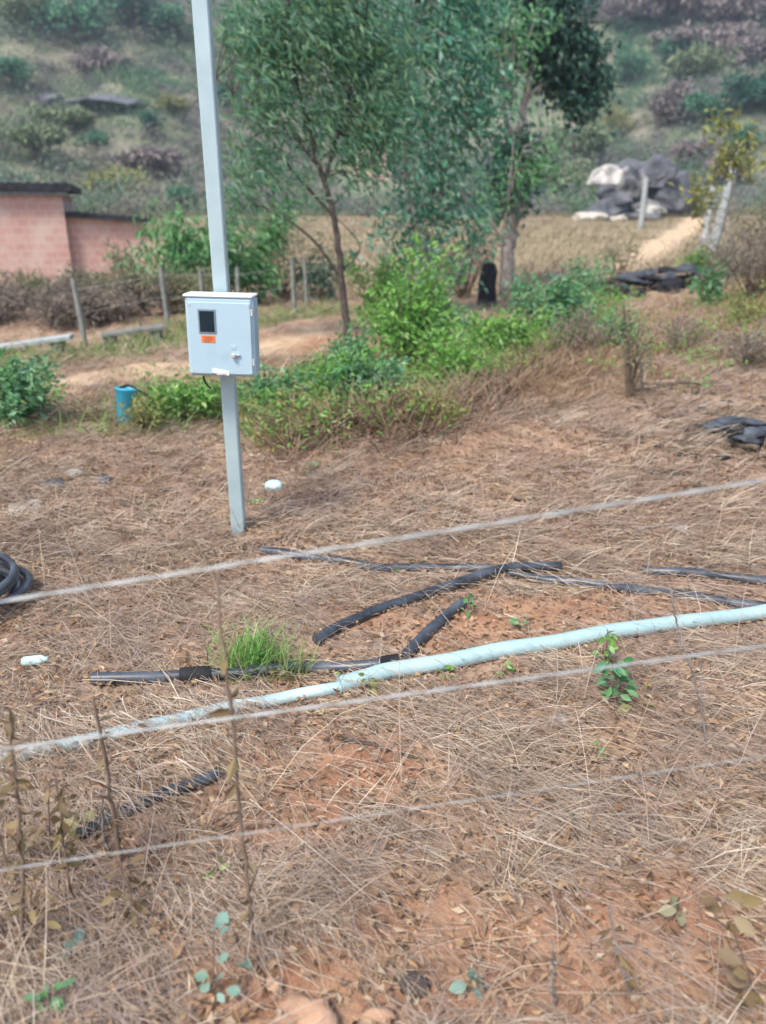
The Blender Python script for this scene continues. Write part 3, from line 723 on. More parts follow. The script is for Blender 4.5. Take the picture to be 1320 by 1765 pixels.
# ------------------------------------------------------------------ stones and clods
def stone(px, py, w_, h_, mat, label, seed, cat='stone', name='stone', group='stones and clods on the ground', sub=3, rough=.55, rot=0.):
    p = gp(px, py); s = np.array([w_, w_ * .85, h_]); mb = rock_mesh(p + Vector((0, 0, h_ * .2)), s, rough, sub, seed, rot, 0 if 'clod' in name else 12)
    return whole(mb, name, mat, p, label, cat, group)
stone(476, 1700, .026, .026, M['clod'], 'rounded earth clod, smaller of the pair on the bare soil', 1, 'clod', 'earth_clod')
stone(522, 1752, .050, .034, M['clod'], 'largest rounded earth clod at the edge of the bare soil', 2, 'clod', 'earth_clod')
stone(648, 1757, .042, .024, M['clod'], 'flat earth clod next to the bottom edge of the bare soil', 3, 'clod', 'earth_clod')
stone(712, 1700, .034, .028, M['bark'], 'dark knobbly lump of earth lying alone on the sand', 4, 'clod', 'earth_clod')
stone(130, 820, .06, .035, M['stone'], 'whitish rubble stone, brightest of the heap by the weeds', 5, 'stone', 'stone', rough=.6)
stone(178, 826, .075, .03, M['ash'], 'dark grey rubble stone next to the whitish one', 6, rough=.4)
stone(85, 836, .10, .028, M['ash'], 'low grey rubble slab on the side away from the pole', 7, rough=.4)
stone(40, 876, .13, .022, M['stone'], 'long pale flat stone between the rubble and the hose coil', 8, rough=.35)
stone(120, 955, .05, .035, M['rock_dark'], 'small bluish stone lying near the hose coil', 9)
stone(1172, 910, .05, .02, M['stone'], 'small flat white stone past the top wire strand', 10)
stone(965, 1240, .04, .018, M['stone'], 'small pinkish flat stone under the second wire strand', 11)
stone(1275, 1545, .035, .02, M['stone'], 'small pale stone on the sand beneath the third strand', 12)

# ------------------------------------------------------------------ plants
def ellipsoid_clusters(c, rad, n, rng, shell=.55):
    d = unit(rng.normal(size=(n, 3))); r = rng.uniform(shell ** 3, 1, (n, 1)) ** (1 / 3) * rng.uniform(.6, 1.02, (n, 1))
    return np.array(tuple(c)) + d * r * np.array(rad)
WIND = np.array([.75, -.1, -.5])
def shrub(px, py, wpx, hpx, mat, label, cat='shrub', group='shrubs', n=1200, L=.06, W=.028, seed=0, name='shrub', wind=.45, depth=None, droop=.0, stemmat='twig', ncl=None, base=None):
    rng = np.random.default_rng(seed + 100)
    p = gp(px, py) if depth is None else at(px, py, depth)
    if depth is not None: p.z = tz(p.x, p.y)
    zc = p.y * math.cos(PITCH) + (CAM_H - p.z) * math.sin(PITCH)
    w_ = wpx * zc / FPX; h_ = hpx * zc / FPX
    if depth is not None:
        top = at(px, py - hpx, p.y).z; h_ = max(top - p.z, .3)
    root = empty(name, p, label, cat, group)
    ncl = ncl or max(10, n // 28)
    # several lobes make the outline uneven
    lobes = [(p + Vector((rng.uniform(-.26, .26) * w_, rng.uniform(-.2, .2) * w_, h_ * rng.uniform(.38, .72))), (w_ * rng.uniform(.2, .34), w_ * rng.uniform(.2, .32), h_ * rng.uniform(.2, .32))) for _ in range(6)]
    cl = np.concatenate([ellipsoid_clusters(c, r, ncl // 6 + 1, rng, .2) for c, r in lobes])
    sh = []
    for _ in range(13):
        b0 = np.array(tuple(p)); e_ = b0 + np.array([rng.uniform(-.62, .62) * w_, rng.uniform(-.4, .4) * w_, h_ * rng.uniform(.35, 1.12)]); tt = rng.uniform(.35, 1.0, (max(3, ncl // 11), 1)) ** .8
        sh.append(b0 + (e_ - b0) * tt + np.array([0, 0, .12 * h_]) * tt * (1 - tt))
    cl = np.concatenate([cl[::2]] + sh)
    cl[:, 2] = np.maximum(cl[:, 2], p.z + .05 * h_)
    k = n // len(cl) + 1; sg = min(w_, h_) * .05 + L * .55
    C = np.repeat(cl, k, 0) + rng.normal(0, sg, (len(cl) * k, 3))
    C[:, 2] = np.maximum(C[:, 2], p.z + .01)
    out = unit(C - np.array(tuple(p + Vector((0, 0, h_ * .3)))))
    C = C[rng.uniform(0, 1, len(C)) < .96]; out = unit(C - np.array(tuple(p + Vector((0, 0, h_ * .3))))); D = out * .6 + rng.normal(size=C.shape) * .6 + WIND * wind + np.array([0, 0, -droop])
    fm = MB(); ll = rng.uniform(.6, 1.3, len(C)) * L; leaves(fm, C, D, ll, ll * (W / L) * rng.uniform(.8, 1.2, len(C)), rng=rng)
    _part(fm, 'foliage', mat, root)
    sm = MB(); stp = rng.permutation(len(cl))[:min(len(cl), 34)]
    for i in stp:
        e_ = cl[i]; b0 = np.array(tuple(p)) + np.array([rng.uniform(-.05, .05) * w_, rng.uniform(-.05, .05) * w_, -.03]); m1 = b0 + (e_ - b0) * .5 + np.array([rng.uniform(-.06, .06) * w_, 0, .1 * h_])
        r0 = max(.003, .009 * h_); sm.tube(spline([b0, m1, e_], 3), np.linspace(r0, r0 * .35, 7), 5)
    _part(sm, 'stem', M[stemmat], root)
    return root

GB = 'green shrubs of the weedy bank'
for a in (
    (700, 645, 165, 205, 'leaf_bright', 'tallest bright green shrub, beside the slender tree trunk', 2600, .085, .035),
    (640, 700, 150, 85, 'leaf_mid', 'low green shrub below the tallest bright one', 1300, .07, .03),
    (862, 618, 125, 85, 'leaf_bright', 'yellowish green shrub on the bank, midway to the dark debris heap', 1500, .08, .034),
    (945, 572, 140, 100, 'leaf_mid', 'bluish green shrub nearest to the dark debris heap', 1500, .10, .045),
    (775, 660, 100, 75, 'leaf_bright', 'small bright shrub between the tallest one and the yellowish one', 900, .07, .03),
    (480, 715, 115, 75, 'leaf_mid', 'sprawling green weed just beyond the pole', 1000, .055, .025),
    (565, 700, 110, 80, 'leaf_bright', 'light green weed on the bank, next but one from the pole', 1000, .06, .026),
    (318, 726, 115, 60, 'leaf_bright', 'leafy green weed between the bucket and the pole', 1200, .06, .028),
    (-5, 726, 200, 92, 'leaf_mid', 'dark green leafy shrub at the picture edge near the footpath', 1900, .07, .034),
    (600, 650, 80, 70, 'leaf_mid', 'green sprigs hiding the foot of the slender tree', 700, .07, .03),
    (745, 585, 120, 110, 'leaf_mid', 'blue green shrub behind the tallest bright one', 1500, .09, .04),
    (660, 560, 110, 110, 'leaf_bright', 'light green shrub between the slender trunk and the tallest bright shrub', 1300, .08, .035),
    (748, 735, 75, 55, 'leaf_yellow', 'small yellow green weed at the front of the brown brush', 600, .05, .022),
    (250, 745, 60, 60, 'leaf_yellow', 'wispy yellow weed right behind the turquoise bucket', 260, .06, .018)):
    shrub(a[0], a[1], a[2], a[3], M[a[4]], a[5], 'shrub', GB, a[6], a[7], a[8], seed=a[0])
GR = 'scattered plants beside the lane'
for a in (
    (1082, 688, 60, 170, 'leaf_olive', 'thin tall wispy weed by the forked grey branch', 420, .05, .016),
    (1070, 600, 60, 60, 'leaf_mid', 'small blue green weed in front of the dark debris heap', 330, .07, .035),
    (1195, 482, 45, 48, 'leaf_bright', 'small bright green bush touching the lane behind the debris heap', 500, .12, .06),
    (1215, 525, 55, 70, 'leaf_mid', 'green sprig in the dry brush past the debris heap', 380, .10, .05),
    (1285, 560, 60, 65, 'leaf_yellow', 'yellowish green sprig above the long pale branch', 420, .07, .03),
    (735, 470, 60, 40, 'leaf_yellow', 'tiny yellowish sprig under the blue green tree', 120, .09, .05),
    (1060, 480, 60, 50, 'leaf_olive', 'olive tuft on the near edge of the sandy lane', 380, .12, .04),
    (1010, 520, 60, 60, 'leaf_mid', 'leafy sprig in front of the grey end of the debris heap', 420, .09, .04)):
    shrub(a[0], a[1], a[2], a[3], M[a[4]], a[5], 'weed', GR, a[6], a[7], a[8], seed=a[0], name='weed')
GD = 'dry brush round the yard'
for a in (
    (1290, 560, 190, 215, 'leaf_drybush', 'brownish dry bush at the foot of the tall pale post', 2600, .10, .02, 13.0),
    (1250, 500, 110, 85, 'leaf_olive', 'yellowed straggly bush between the lane and the tall pale post', 1100, .11, .03, 16.0),
    (1310, 470, 120, 130, 'leaf_olive', 'tall yellowish bush behind the brownish one at the picture edge', 1500, .12, .04, 17.5),
    (40, 590, 330, 95, 'leaf_drybush', 'grey brown thicket before the brick house at the picture edge', 7500, .13, .026, 13.5),
    (190, 585, 260, 88, 'leaf_drybush', 'grey brown thicket behind the single leaning fence post', 5600, .12, .026, 13.5),
    (300, 570, 190, 95, 'leaf_olive', 'olive thicket below the round green bush', 4200, .11, .028, 14.0),
    (150, 500, 330, 28, 'leaf_olive', 'olive brush directly under the brick wall', 4600, .14, .035, 18.0),
    (225, 520, 48, 90, 'leaf_olive', 'slim olive bush leaning on the annex wall of the brick house', 700, .12, .035, 18.0),
    (490, 520, 160, 150, 'leaf_olive', 'tall yellow brown brush between the round bush and the slender tree', 2200, .10, .025, 17.0),
    (560, 530, 90, 90, 'leaf_dark', 'small dark green bush seen just behind the slender trunk', 900, .09, .04, 16.0),
    (1285, 640, 120, 75, 'leaf_drybush', 'low tangled dry bush above the charred boards at the picture edge', 900, .06, .016, 8.6),
    (1175, 600, 110, 60, 'leaf_drybush', 'low dry bush between the forked grey branch and the lane side sprig', 800, .06, .016, 9.8),
    (1010, 600, 120, 60, 'leaf_drybush', 'low straw coloured bush beside the thin tall weed', 900, .06, .016, 10.2),
    (800, 520, 150, 150, 'leaf_drybush', 'straw brown brush around the black stump', 1800, .09, .02, 17.0)):
    shrub(a[0], a[1], a[2], a[3], M[a[4]], a[5], 'bush', GD, a[6], a[7], a[8], seed=a[0] + 7, name='dry_bush' if a[4] != 'leaf_dark' else 'bush', depth=a[9], wind=.2)
# big round leafy bush beyond the meter box
shrub(374, 528, 215, 155, M['leaf_bush'], 'large round leafy green bush behind the meter box', 'bush', None, 4200, .18, .06, seed=3, name='bush', depth=15.5, droop=.5, wind=.6)
# dead brush on the edge of the bank
mb = MB(); P = []
for i in range(4200):
    t = random.random(); px = 480 + t * 560; py = 762 - t * 60 - t * t * 110 + random.gauss(0, 22) - 12 * math.sin(t * 9); P.append(gp(px, py))
P = np.array([tuple(p) for p in P]); n = len(P); ang = RNG.uniform(0, math.tau, n)
blades(mb, P, np.stack([np.cos(ang), np.sin(ang), 0 * ang], 1), RNG.uniform(.12, .4, n), RNG.uniform(.005, .010, n), RNG.uniform(.3, 1.8, n), RNG.normal(0, .25, n))
o = mb.build('dead_brush', M['stalk']); o['kind'] = 'stuff'; o['label'] = 'dark brown dead brush along the edge of the bank'; o['category'] = 'brush'

# low undergrowth of the bank
mb = MB(); mb2 = MB(); P = []
for i in range(640):
    t = random.random(); px = 430 + t * 640; py = 722 - 60 * t - t * t * 150 + random.gauss(0, 26); P.append(gp(px, py))
for i in range(60): P.append(gp(random.choice((random.uniform(-20, 70), random.uniform(250, 380))), 695 + random.gauss(0, 20)))
for i in range(110): P.append(gp(random.uniform(950, 1320), 560 + random.gauss(0, 45)))
P = np.array([tuple(p) for p in P]); n = len(P)
for m_, sel in ((mb, np.arange(n) % 3 != 0), (mb2, np.arange(n) % 3 == 0)):
    q = P[sel]; C = np.repeat(q, 26, 0); C = C + np.abs(RNG.normal(0, 1, C.shape)) * np.sign(RNG.normal(size=C.shape)) * [.13, .13, 0] + np.array([0, 0, 1]) * RNG.uniform(.01, .34, (len(C), 1)) * np.repeat(RNG.uniform(.3, 1, (len(q), 1)), 26, 0)
    ll = RNG.uniform(.03, .075, len(C)); leaves(m_, C, RNG.normal(size=C.shape) + WIND * .8, ll, ll * .42)
for m_, k_, lb in ((mb, 'leaf_bright', 'low mixed green undergrowth along the weedy bank'), (mb2, 'leaf_yellow', 'yellowing sprigs mixed into the green undergrowth of the bank')):
    o = m_.build('undergrowth', M[k_]); o['kind'] = 'stuff'; o['label'] = lb; o['category'] = 'undergrowth'

mb = MB(); P = []
for i in range(15000):
    px = random.uniform(900, 1340); t = (px - 900) / 440; py = random.uniform(640 - 170 * t, 720 - 60 * t) - random.uniform(0, 1) * 70 * t
    P.append(gp(px, py))
P = np.array([tuple(p) for p in P]); n = len(P); ang = A + RNG.normal(0, 1.7, n); cw = np.clip(wob(P[:, 0], P[:, 1], 2.6, 5), -1, 1.4)
blades(mb, P, np.stack([np.cos(ang), np.sin(ang), 0 * ang], 1), RNG.uniform(.05, .22, n) * (1 + .5 * cw), RNG.uniform(.003, .007, n), RNG.uniform(.1, 1.8, n), RNG.normal(0, .35, n))
o = mb.build('standing_grass', M['warmgrass']); o['kind'] = 'stuff'; o['label'] = 'standing warm brown dry grass on the bank by the fallen branches'; o['category'] = 'dry grass'

# plants close to the camera
def weed(pts, nl, mat, label, L, W, group='small plants among the straw', name='weed', stem='stalk', r=.003, seed=0, spread=.03, wind=.5, lf=(.15, 1)):
    """stem through world points, leaves along it"""
    rng = np.random.default_rng(seed + 500); root = empty(name, pts[0], label, 'weed', group)
    S = spline(pts, 8); sm = MB(); sm.tube(S, np.linspace(r, r * .5, len(S)), 6)
    t = rng.uniform(*lf, nl); i = np.clip((t * (len(S) - 1)).astype(int), 0, len(S) - 1); C = S[i] + rng.normal(0, .004, (nl, 3))
    D = unit(rng.normal(size=(nl, 3)) * [1, 1, .5] + WIND * wind); ll = rng.uniform(.6, 1.2, nl) * L
    lm = MB(); C2 = C + D * spread * rng.uniform(.1, 1, (nl, 1)); round_leaves(lm, C2, D, ll, ll * W / L, rng)
    for a_, b2 in zip(C, C2): sm.tube([a_, (a_ + b2) / 2 + [0, 0, .002], b2], r * .35, 4)
    _part(lm, 'foliage', M[mat] if isinstance(mat, str) else mat, root); _part(sm, 'stem', M[stem], root)
    return root
def up(px, py, h_, lean_=(0, 0), k=4):
    p = gp(px, py); return [p + Vector((lean_[0] * t * t, lean_[1] * t * t, h_ * t)) for t in np.linspace(0, 1, k)]
w1 = weed(up(1060, 1215, .20, (-.03, .03)), 46, 'leaf_mid', 'leafy green weed with yellow leaves, growing in front of the blue pipe', .055, .026, seed=1, stem='twig', spread=.05)
lm = MB(); p = gp(1100, 1222); C = np.array([tuple(p + Vector((dx, dy, dz))) for dx, dy, dz in ((0, 0, .03), (-.03, -.01, .02), (.02, .02, .05))]); 
for c_, d_ in zip(C, ([.5, -.3, .1], [-.6, -.2, -.1], [.2, .2, .6])):
    lm = MB(); round_leaves(lm, c_[None], np.array([d_]), np.array([.06]), np.array([.032])); _part(lm, 'yellow_leaf', M['leaf_yellow'], w1)
weed(up(1042, 1150, .16, (.0, .02)), 26, 'leaf_bright', 'light green sprig rising over the blue pipe', .04, .02, seed=2, stem='twig')
for i, a in enumerate(((590, 1185, .07, 14, 'leaf_bright', 'small green sprout where the blue pipe leaves the black sleeve'), (636, 1195, .08, 14, 'leaf_yellow', 'small yellow tipped sprout below the black sleeve'), (806, 1062, .12, 20, 'leaf_mid', 'blue green sprout between the two crossed hoses'),
                       (690, 985, .06, 10, 'leaf_bright', 'tiny green sprout at the hose behind the crossing'), (895, 1090, .07, 10, 'leaf_mid', 'tiny blue green sprout on bare soil behind the blue pipe'), (870, 1170, .06, 12, 'leaf_bright', 'small green sprout directly under the blue pipe'),
                       (765, 1160, .05, 8, 'leaf_bright', 'tiny green sprout on the near edge of the blue pipe end'), (1035, 1300, .05, 7, 'leaf_bright', 'tiny green sprout in the straw under the leafy weed'), (535, 822, .10, 12, 'leaf_mid', 'pale green sprout beyond the aqua tub'),
                       (985, 1425, .05, 6, 'leaf_pale', 'tiny pale sprout beneath the third strand'), (376, 1510, .06, 8, 'leaf_bright', 'tiny yellow green sprout beside the tall brown stalk'), (255, 880, .08, 10, 'leaf_olive', 'dull green sprout between rubble and pole'),
                       (440, 870, .05, 6, 'leaf_bright', 'tiny green sprout right at the foot of the pole'))):
    weed(up(a[0], a[1], a[2]), a[3], a[4], a[5], .034, .017, seed=10 + i, r=.0018, stem='twig', spread=.022)
# grass tuft
def tuft(px, py, n, h_, sp, mat, label, seed):
    rng = np.random.default_rng(seed); p = gp(px, py); mb = MB()
    P = np.array(tuple(p)) + np.stack([rng.normal(0, sp, n), rng.normal(0, sp * .7, n), np.zeros(n)], 1); P[:, 2] = T(P[:, 0], P[:, 1])
    a = rng.uniform(0, math.tau, n); D = np.stack([np.cos(a) + .4, np.sin(a) - .2, 0 * a], 1)
    blades(mb, P, D, rng.uniform(.5, 1.1, n) * h_, rng.uniform(.003, .006, n), rng.uniform(.8, 3, n), rng.normal(0, .2, n), rng)
    return whole(mb, 'grass_tuft', mat, p, label, 'grass tuft', 'grass tufts')
tuft(436, 1150, 330, .12, .075, M['leaf_bright'], 'fresh green grass tuft behind the black sleeved hose', 1)
tuft(500, 1165, 90, .09, .04, M['weed'], 'smaller yellowish grass tuft touching the sleeved hose', 2)
# tall dead stalks
def stalk(pts, r, label, seed, side=10, L=.10, leafn=0, mat='stalk'):
    rng = np.random.default_rng(seed + 900); root = empty('dead_stalk', pts[0], label, 'dead stalk', 'tall dead stalks')
    r = r * 1.3; S = spline(pts, 10); S[1:-1] += np.cumsum(rng.normal(0, .0016, (len(S) - 2, 3)), 0) + rng.normal(0, .0014, (len(S) - 2, 3)); mb = MB(); mb.tube(S, np.linspace(r, r * .5, len(S)), 7)
    for i in range(side):
        q = S[int(rng.uniform(.25, .98) * (len(S) - 1))]; d = unit(rng.normal(size=3) * [1, 1, .2] + [0, 0, .9]); l = rng.uniform(.4, 1) * L
        mb.tube(spline([q, q + d * l * .5 + rng.normal(0, .006, 3), q + d * l], 3), np.linspace(r * .45, r * .2, 7), 5)
    _part(mb, 'stem', M[mat], root)
    if leafn:
        i = (rng.uniform(.2, 1, leafn) * (len(S) - 1)).astype(int); lm = MB(); ll = rng.uniform(.025, .06, leafn); leaves(lm, S[i], unit(rng.normal(size=(leafn, 3)) + [0, 0, -.6]), ll, ll * .4, .2, rng); _part(lm, 'withered_leaves', M['leaf_brown'], root)
b0 = gp(437, 1640); stalk([b0, at(428, 1540, b0.y), at(404, 1300, b0.y + .02), at(384, 1120, b0.y), at(371, 965, b0.y + .03)], .0042, 'tallest brown stalk, rising in front of two wire strands below the pole', 1, 16, .12, 16)
b0 = gp(212, 1490); stalk([b0, at(196, 1400, b0.y), at(182, 1300, b0.y), at(160, 1200, b0.y)], .006, 'thick tan stalk crossing the blue pipe', 2, 9, .10, 10)
b0 = gp(40, 1640); stalk([b0, at(30, 1450, b0.y), at(15, 1330, b0.y), at(5, 1220, b0.y)], .004, 'rusty brown stalk at the picture edge beneath the blue pipe', 3, 12, .14, 34)
b0 = gp(130, 1560); stalk([b0, at(110, 1450, b0.y), at(95, 1340, b0.y)], .003, 'short rusty stalk beside the one at the picture edge', 4, 9, .12, 22)
b0 = gp(185, 1470); stalk([b0, at(180, 1420, b0.y), at(172, 1360, b0.y)], .004, 'short pale grey stalk in front of the thick tan one', 5, 2, .05, 0, 'bark_pale')
b0 = gp(955, 1735); stalk([b0, at(953, 1680, b0.y), at(948, 1620, b0.y)], .0035, 'pale upright stalk on the sand, nearest to the bottom edge', 6, 3, .05, 0, 'bark_pale')
b0 = gp(1085, 1715); stalk([b0, at(1070, 1640, b0.y), at(1050, 1560, b0.y)], .003, 'slim grey stalk between the sandy patches', 7, 4, .06, 4, 'bark_pale')
b0 = gp(1215, 1290); stalk([b0, at(1205, 1200, b0.y), at(1168, 1080, b0.y), at(1160, 1020, b0.y)], .0035, 'pale forked stalk standing in front of the blue pipe', 8, 6, .12, 0, 'bark_pale')
weed([gp(378, 1728)] + [at(368, y_, gp(378, 1728).y) for y_ in (1690, 1640, 1570)], 10, 'leaf_pale', 'pale blue green stem with rounded leaves near the bottom edge', .034, .024, seed=40, stem='twig', r=.002, spread=.02, wind=0)
weed(up(128, 1668, .07), 9, 'leaf_pale', 'pale blue green sprout alone in the straw below the rusty stalks', .042, .034, seed=41, stem='twig', r=.002, spread=.015, wind=0)
weed(up(425, 1675, .06), 5, 'leaf_pale', 'tiny pale sprout at the foot of the tallest brown stalk', .034, .026, seed=42, stem='twig', r=.0015, spread=.012, wind=0)
weed(up(808, 1712, .06), 6, 'leaf_pale', 'small grey green sprout on the sand past the dark lump', .04, .026, seed=43, stem='twig', r=.0015, spread=.012, wind=0)
weed(up(140, 1440, .07), 7, 'leaf_yellow', 'olive yellow wide leaved sprout above the rusty stalks', .062, .045, seed=44, stem='twig', r=.002, spread=.012, wind=0)
weed([gp(1300, 1735), at(1290, 1680, gp(1300, 1735).y), at(1262, 1600, gp(1300, 1735).y), at(1235, 1540, gp(1300, 1735).y)], 16, 'leaf_brown', 'withered brown leaved weed on the sand below the third strand', .052, .030, seed=45, stem='twig', r=.0028, spread=.03, wind=0)
weed(up(1165, 1590, .05), 6, 'leaf_olive', 'small olive leaved sprout on the sand', .040, .026, seed=46, stem='twig', r=.0015, spread=.012, wind=0)
for i_, (px, py, h_, lb) in enumerate(((95, 1500, .30, 'withered brown weed between the two rusty stalks'), (20, 1520, .34, 'withered brown weed at the picture edge, behind the rusty stalk'), (60, 1640, .22, 'low withered weed in front of the rusty stalks'), (235, 1580, .20, 'withered weed at the foot of the thick tan stalk'))):
    weed(up(px, py, h_, (.03 * (-1) ** i_, 0)), 22, 'leaf_brown', lb, .045, .017, seed=60 + i_, stem='stalk', r=.003, spread=.05, wind=.2)
weed(up(90, 1745, .06), 16, 'leaf_mid', 'dull green weed in the bottom corner', .04, .022, seed=47, stem='twig', r=.002, spread=.03, wind=0)

# ------------------------------------------------------------------ trees
def tree(name, label, depth, base, limbs, blobs, mat, L, W, per=16, bark='bark', droop=.3, wind=.5, seed=0, twigs=True, cat='tree', group=None, sig=.10):
    """limbs: (pixels, r0, r1); blobs: (px, py, rx, ry, clusters, dy) in pixels at that distance"""
    rng = np.random.default_rng(seed + 40)
    b_ = gp(*base); b_.y = depth; b_.x = at(base[0], base[1], depth).x; b_.z = tz(b_.x, b_.y)
    root = empty(name, b_, label, cat, group)
    tm = MB(); allp = []
    for pix, r0, r1, dys in limbs:
        pts = [at(px, py, depth + dy) for (px, py), dy in zip(pix, dys)]
        if pix[0] == base: pts[0] = b_ + Vector((0, 0, -.1))
        S = spline(pts, 8); S += rng.normal(0, r1 * .5, S.shape); tm.tube(S, np.linspace(r0, r1, len(S)), 9); allp.append(S[len(S) // 4:])
    allp = np.concatenate(allp)
    lm = MB()
    for px, py, rx, ry, ncl, dy in blobs:
        c = at(px, py, depth + dy); zc = c.y * math.cos(PITCH) + (CAM_H - c.z) * math.sin(PITCH); k = zc / FPX
        rad = (rx * k, (rx + ry) * .42 * k, ry * k)
        cl = ellipsoid_clusters(c, rad, ncl, rng, .15)
        if twigs:
            for q in cl[::2]:
                j = np.argmin(((allp - q) ** 2).sum(1) * (1 + .4 * rng.uniform(0, 1, len(allp)))); a_ = allp[j]
                m_ = (a_ + q) / 2 + np.array([0, 0, .1 * np.linalg.norm(q - a_)]) + rng.normal(0, .03, 3); tm.tube(spline([a_, m_, q], 3), np.linspace(.010, .003, 7) * (depth / 11), 5)
        s = sig * (depth / 11)
        C = np.repeat(cl, per, 0) + rng.normal(0, s, (ncl * per, 3)); D = rng.normal(size=C.shape) * .75 + WIND * wind + np.array([0, 0, -droop])
        ll = rng.uniform(.6, 1.25, len(C)) * L; leaves(lm, C, D, ll, ll * W / L * rng.uniform(.8, 1.2, len(C)), rng=rng)
    _part(tm, 'trunk', M[bark], root); _part(lm, 'crown', mat, root)
    return root
# slender wispy tree
d = gp(600, 595).y
tree('slender_tree', 'slender wispy tree with a thin dark curved trunk and feathery grey green crown', d, (602, 595),
     [([(602, 595), (592, 520), (585, 440), (572, 360), (552, 290), (520, 180), (500, 60), (495, -60)], .055, .012, [0, 0, 0, 0, 0, .1, .2, .2]),
      ([(552, 290), (500, 230), (440, 185), (372, 135)], .022, .006, [0, -.1, -.3, -.4]),
      ([(572, 370), (510, 300), (455, 225), (400, 170)], .022, .006, [0, .2, .3, .5]),
      ([(585, 475), (545, 420), (505, 385), (470, 368)], .022, .007, [0, -.1, -.2, -.3]),
      ([(560, 310), (590, 200), (620, 90), (640, -40)], .028, .008, [0, .1, .2, .2]),
      ([(588, 470), (620, 430), (600, 395), (560, 360)], .014, .005, [0, .3, .4, .4])],
     [(440, 60, 95, 80, 66, 0), (560, 60, 115, 95, 92, .2), (650, 120, 85, 100, 66, .3), (640, 230, 60, 60, 26, .2), (450, 170, 80, 60, 26, -.2), (560, 200, 95, 75, 32, .2), (430, 285, 60, 60, 17, .2), (500, 310, 80, 60, 12, 0), (620, 270, 60, 60, 16, .3), (400, 345, 40, 35, 12, .2), (560, -70, 150, 80, 60, .2)],
     M['leaf_wisp'], .15, .028, 26, 'bark', .35, 1.1, 1, sig=.17)
# blue green tree in the middle
tree('leafy_tree', 'blue green leafy tree standing between the wispy tree and the dark one', 13.6, (742, 520),
     [([(742, 520), (735, 440), (715, 370), (700, 300), (705, 200), (712, 90), (715, -40)], .06, .015, [0, 0, 0, 0, 0, .1, .2]),
      ([(715, 370), (760, 310), (800, 230), (815, 160)], .03, .008, [0, .1, .2, .3]),
      ([(703, 250), (670, 180), (650, 110)], .025, .007, [0, .1, .2])],
     [(735, 120, 120, 100, 66, 0), (690, 210, 95, 80, 46, 0), (785, 235, 75, 75, 36, .2), (740, 330, 95, 75, 42, 0), (800, 385, 60, 50, 18, .2), (690, 400, 70, 50, 16, .1), (755, 440, 75, 45, 12, 0), (760, 30, 100, 90, 50, .2), (680, 20, 75, 70, 34, .3), (770, -60, 120, 70, 40, .2), (830, 160, 40, 60, 22, .1)],
     M['leaf_blue'], .16, .056, 17, 'bark_pale', .4, .9, 2, sig=.17)
# darker taller tree further back
tree('dark_tree', 'tall dark green tree with a forked grey trunk and dense rounded crown', 18.6, (872, 498),
     [([(872, 498), (878, 430), (886, 360), (892, 300), (895, 220), (915, 130), (930, 40), (935, -60)], .16, .04, [0, 0, 0, 0, 0, .1, .2, .2]),
      ([(878, 430), (850, 390), (838, 350)], .05, .02, [0, 0, .1]),
      ([(892, 270), (872, 200), (855, 130), (845, 60)], .07, .02, [0, -.2, -.2, -.2]),
      ([(905, 170), (960, 130), (1005, 120)], .05, .02, [0, .2, .3])],
     [(855, 50, 70, 65, 64, 0), (930, 30, 80, 70, 80, .2), (985, 95, 52, 60, 60, .3), (1005, 160, 40, 38, 40, .3), (950, 105, 60, 45, 44, .4), (880, 265, 48, 45, 34, 0), (870, 330, 45, 35, 26, .2), (925, -50, 110, 60, 70, .2), (815, 95, 35, 50, 24, .2)],
     M['leaf_dark'], .19, .085, 24, 'bark_pale', .3, .5, 3, sig=.13)
# lighter leaf sprays; the upper ones colour in the dark crown's sunlit front
tree('young_tree', 'thin young tree, its upper lighter sprays standing for sunlit leaves of the dark tree', 16.8, (862, 512),
     [([(862, 512), (866, 430), (874, 360), (890, 290), (905, 250)], .028, .010, [0, 0, 0, 0, 0]), ([(868, 140), (880, 200), (885, 260), (872, 350)], .006, .02, [0, 0, 0, 0])],
     [(930, 275, 46, 36, 16, 0), (875, 300, 40, 30, 10, 0), (850, 350, 30, 30, 8, .1), (865, 95, 60, 90, 34, 0), (900, 30, 50, 40, 16, .2)],
     M['leaf_mid'], .16, .062, 14, 'bark_pale', .3, .8, 4, sig=.14)
# sapling at the tall post
tree('sapling', 'yellow green sapling in front of the tall pale post', 14.0, (1262, 520),
     [([(1262, 520), (1258, 420), (1262, 330), (1262, 260), (1250, 205)], .022, .008, [0, 0, 0, 0, 0])],
     [(1250, 215, 28, 22, 8, 0), (1272, 255, 22, 22, 8, 0), (1245, 285, 22, 12, 5, 0), (1290, 292, 20, 12, 5, 0), (1205, 330, 22, 22, 6, 0), (1215, 350, 18, 18, 4, 0)],
     M['leaf_yellow'], .16, .07, 11, 'bark_pale', .1, .4, 5, sig=.08)

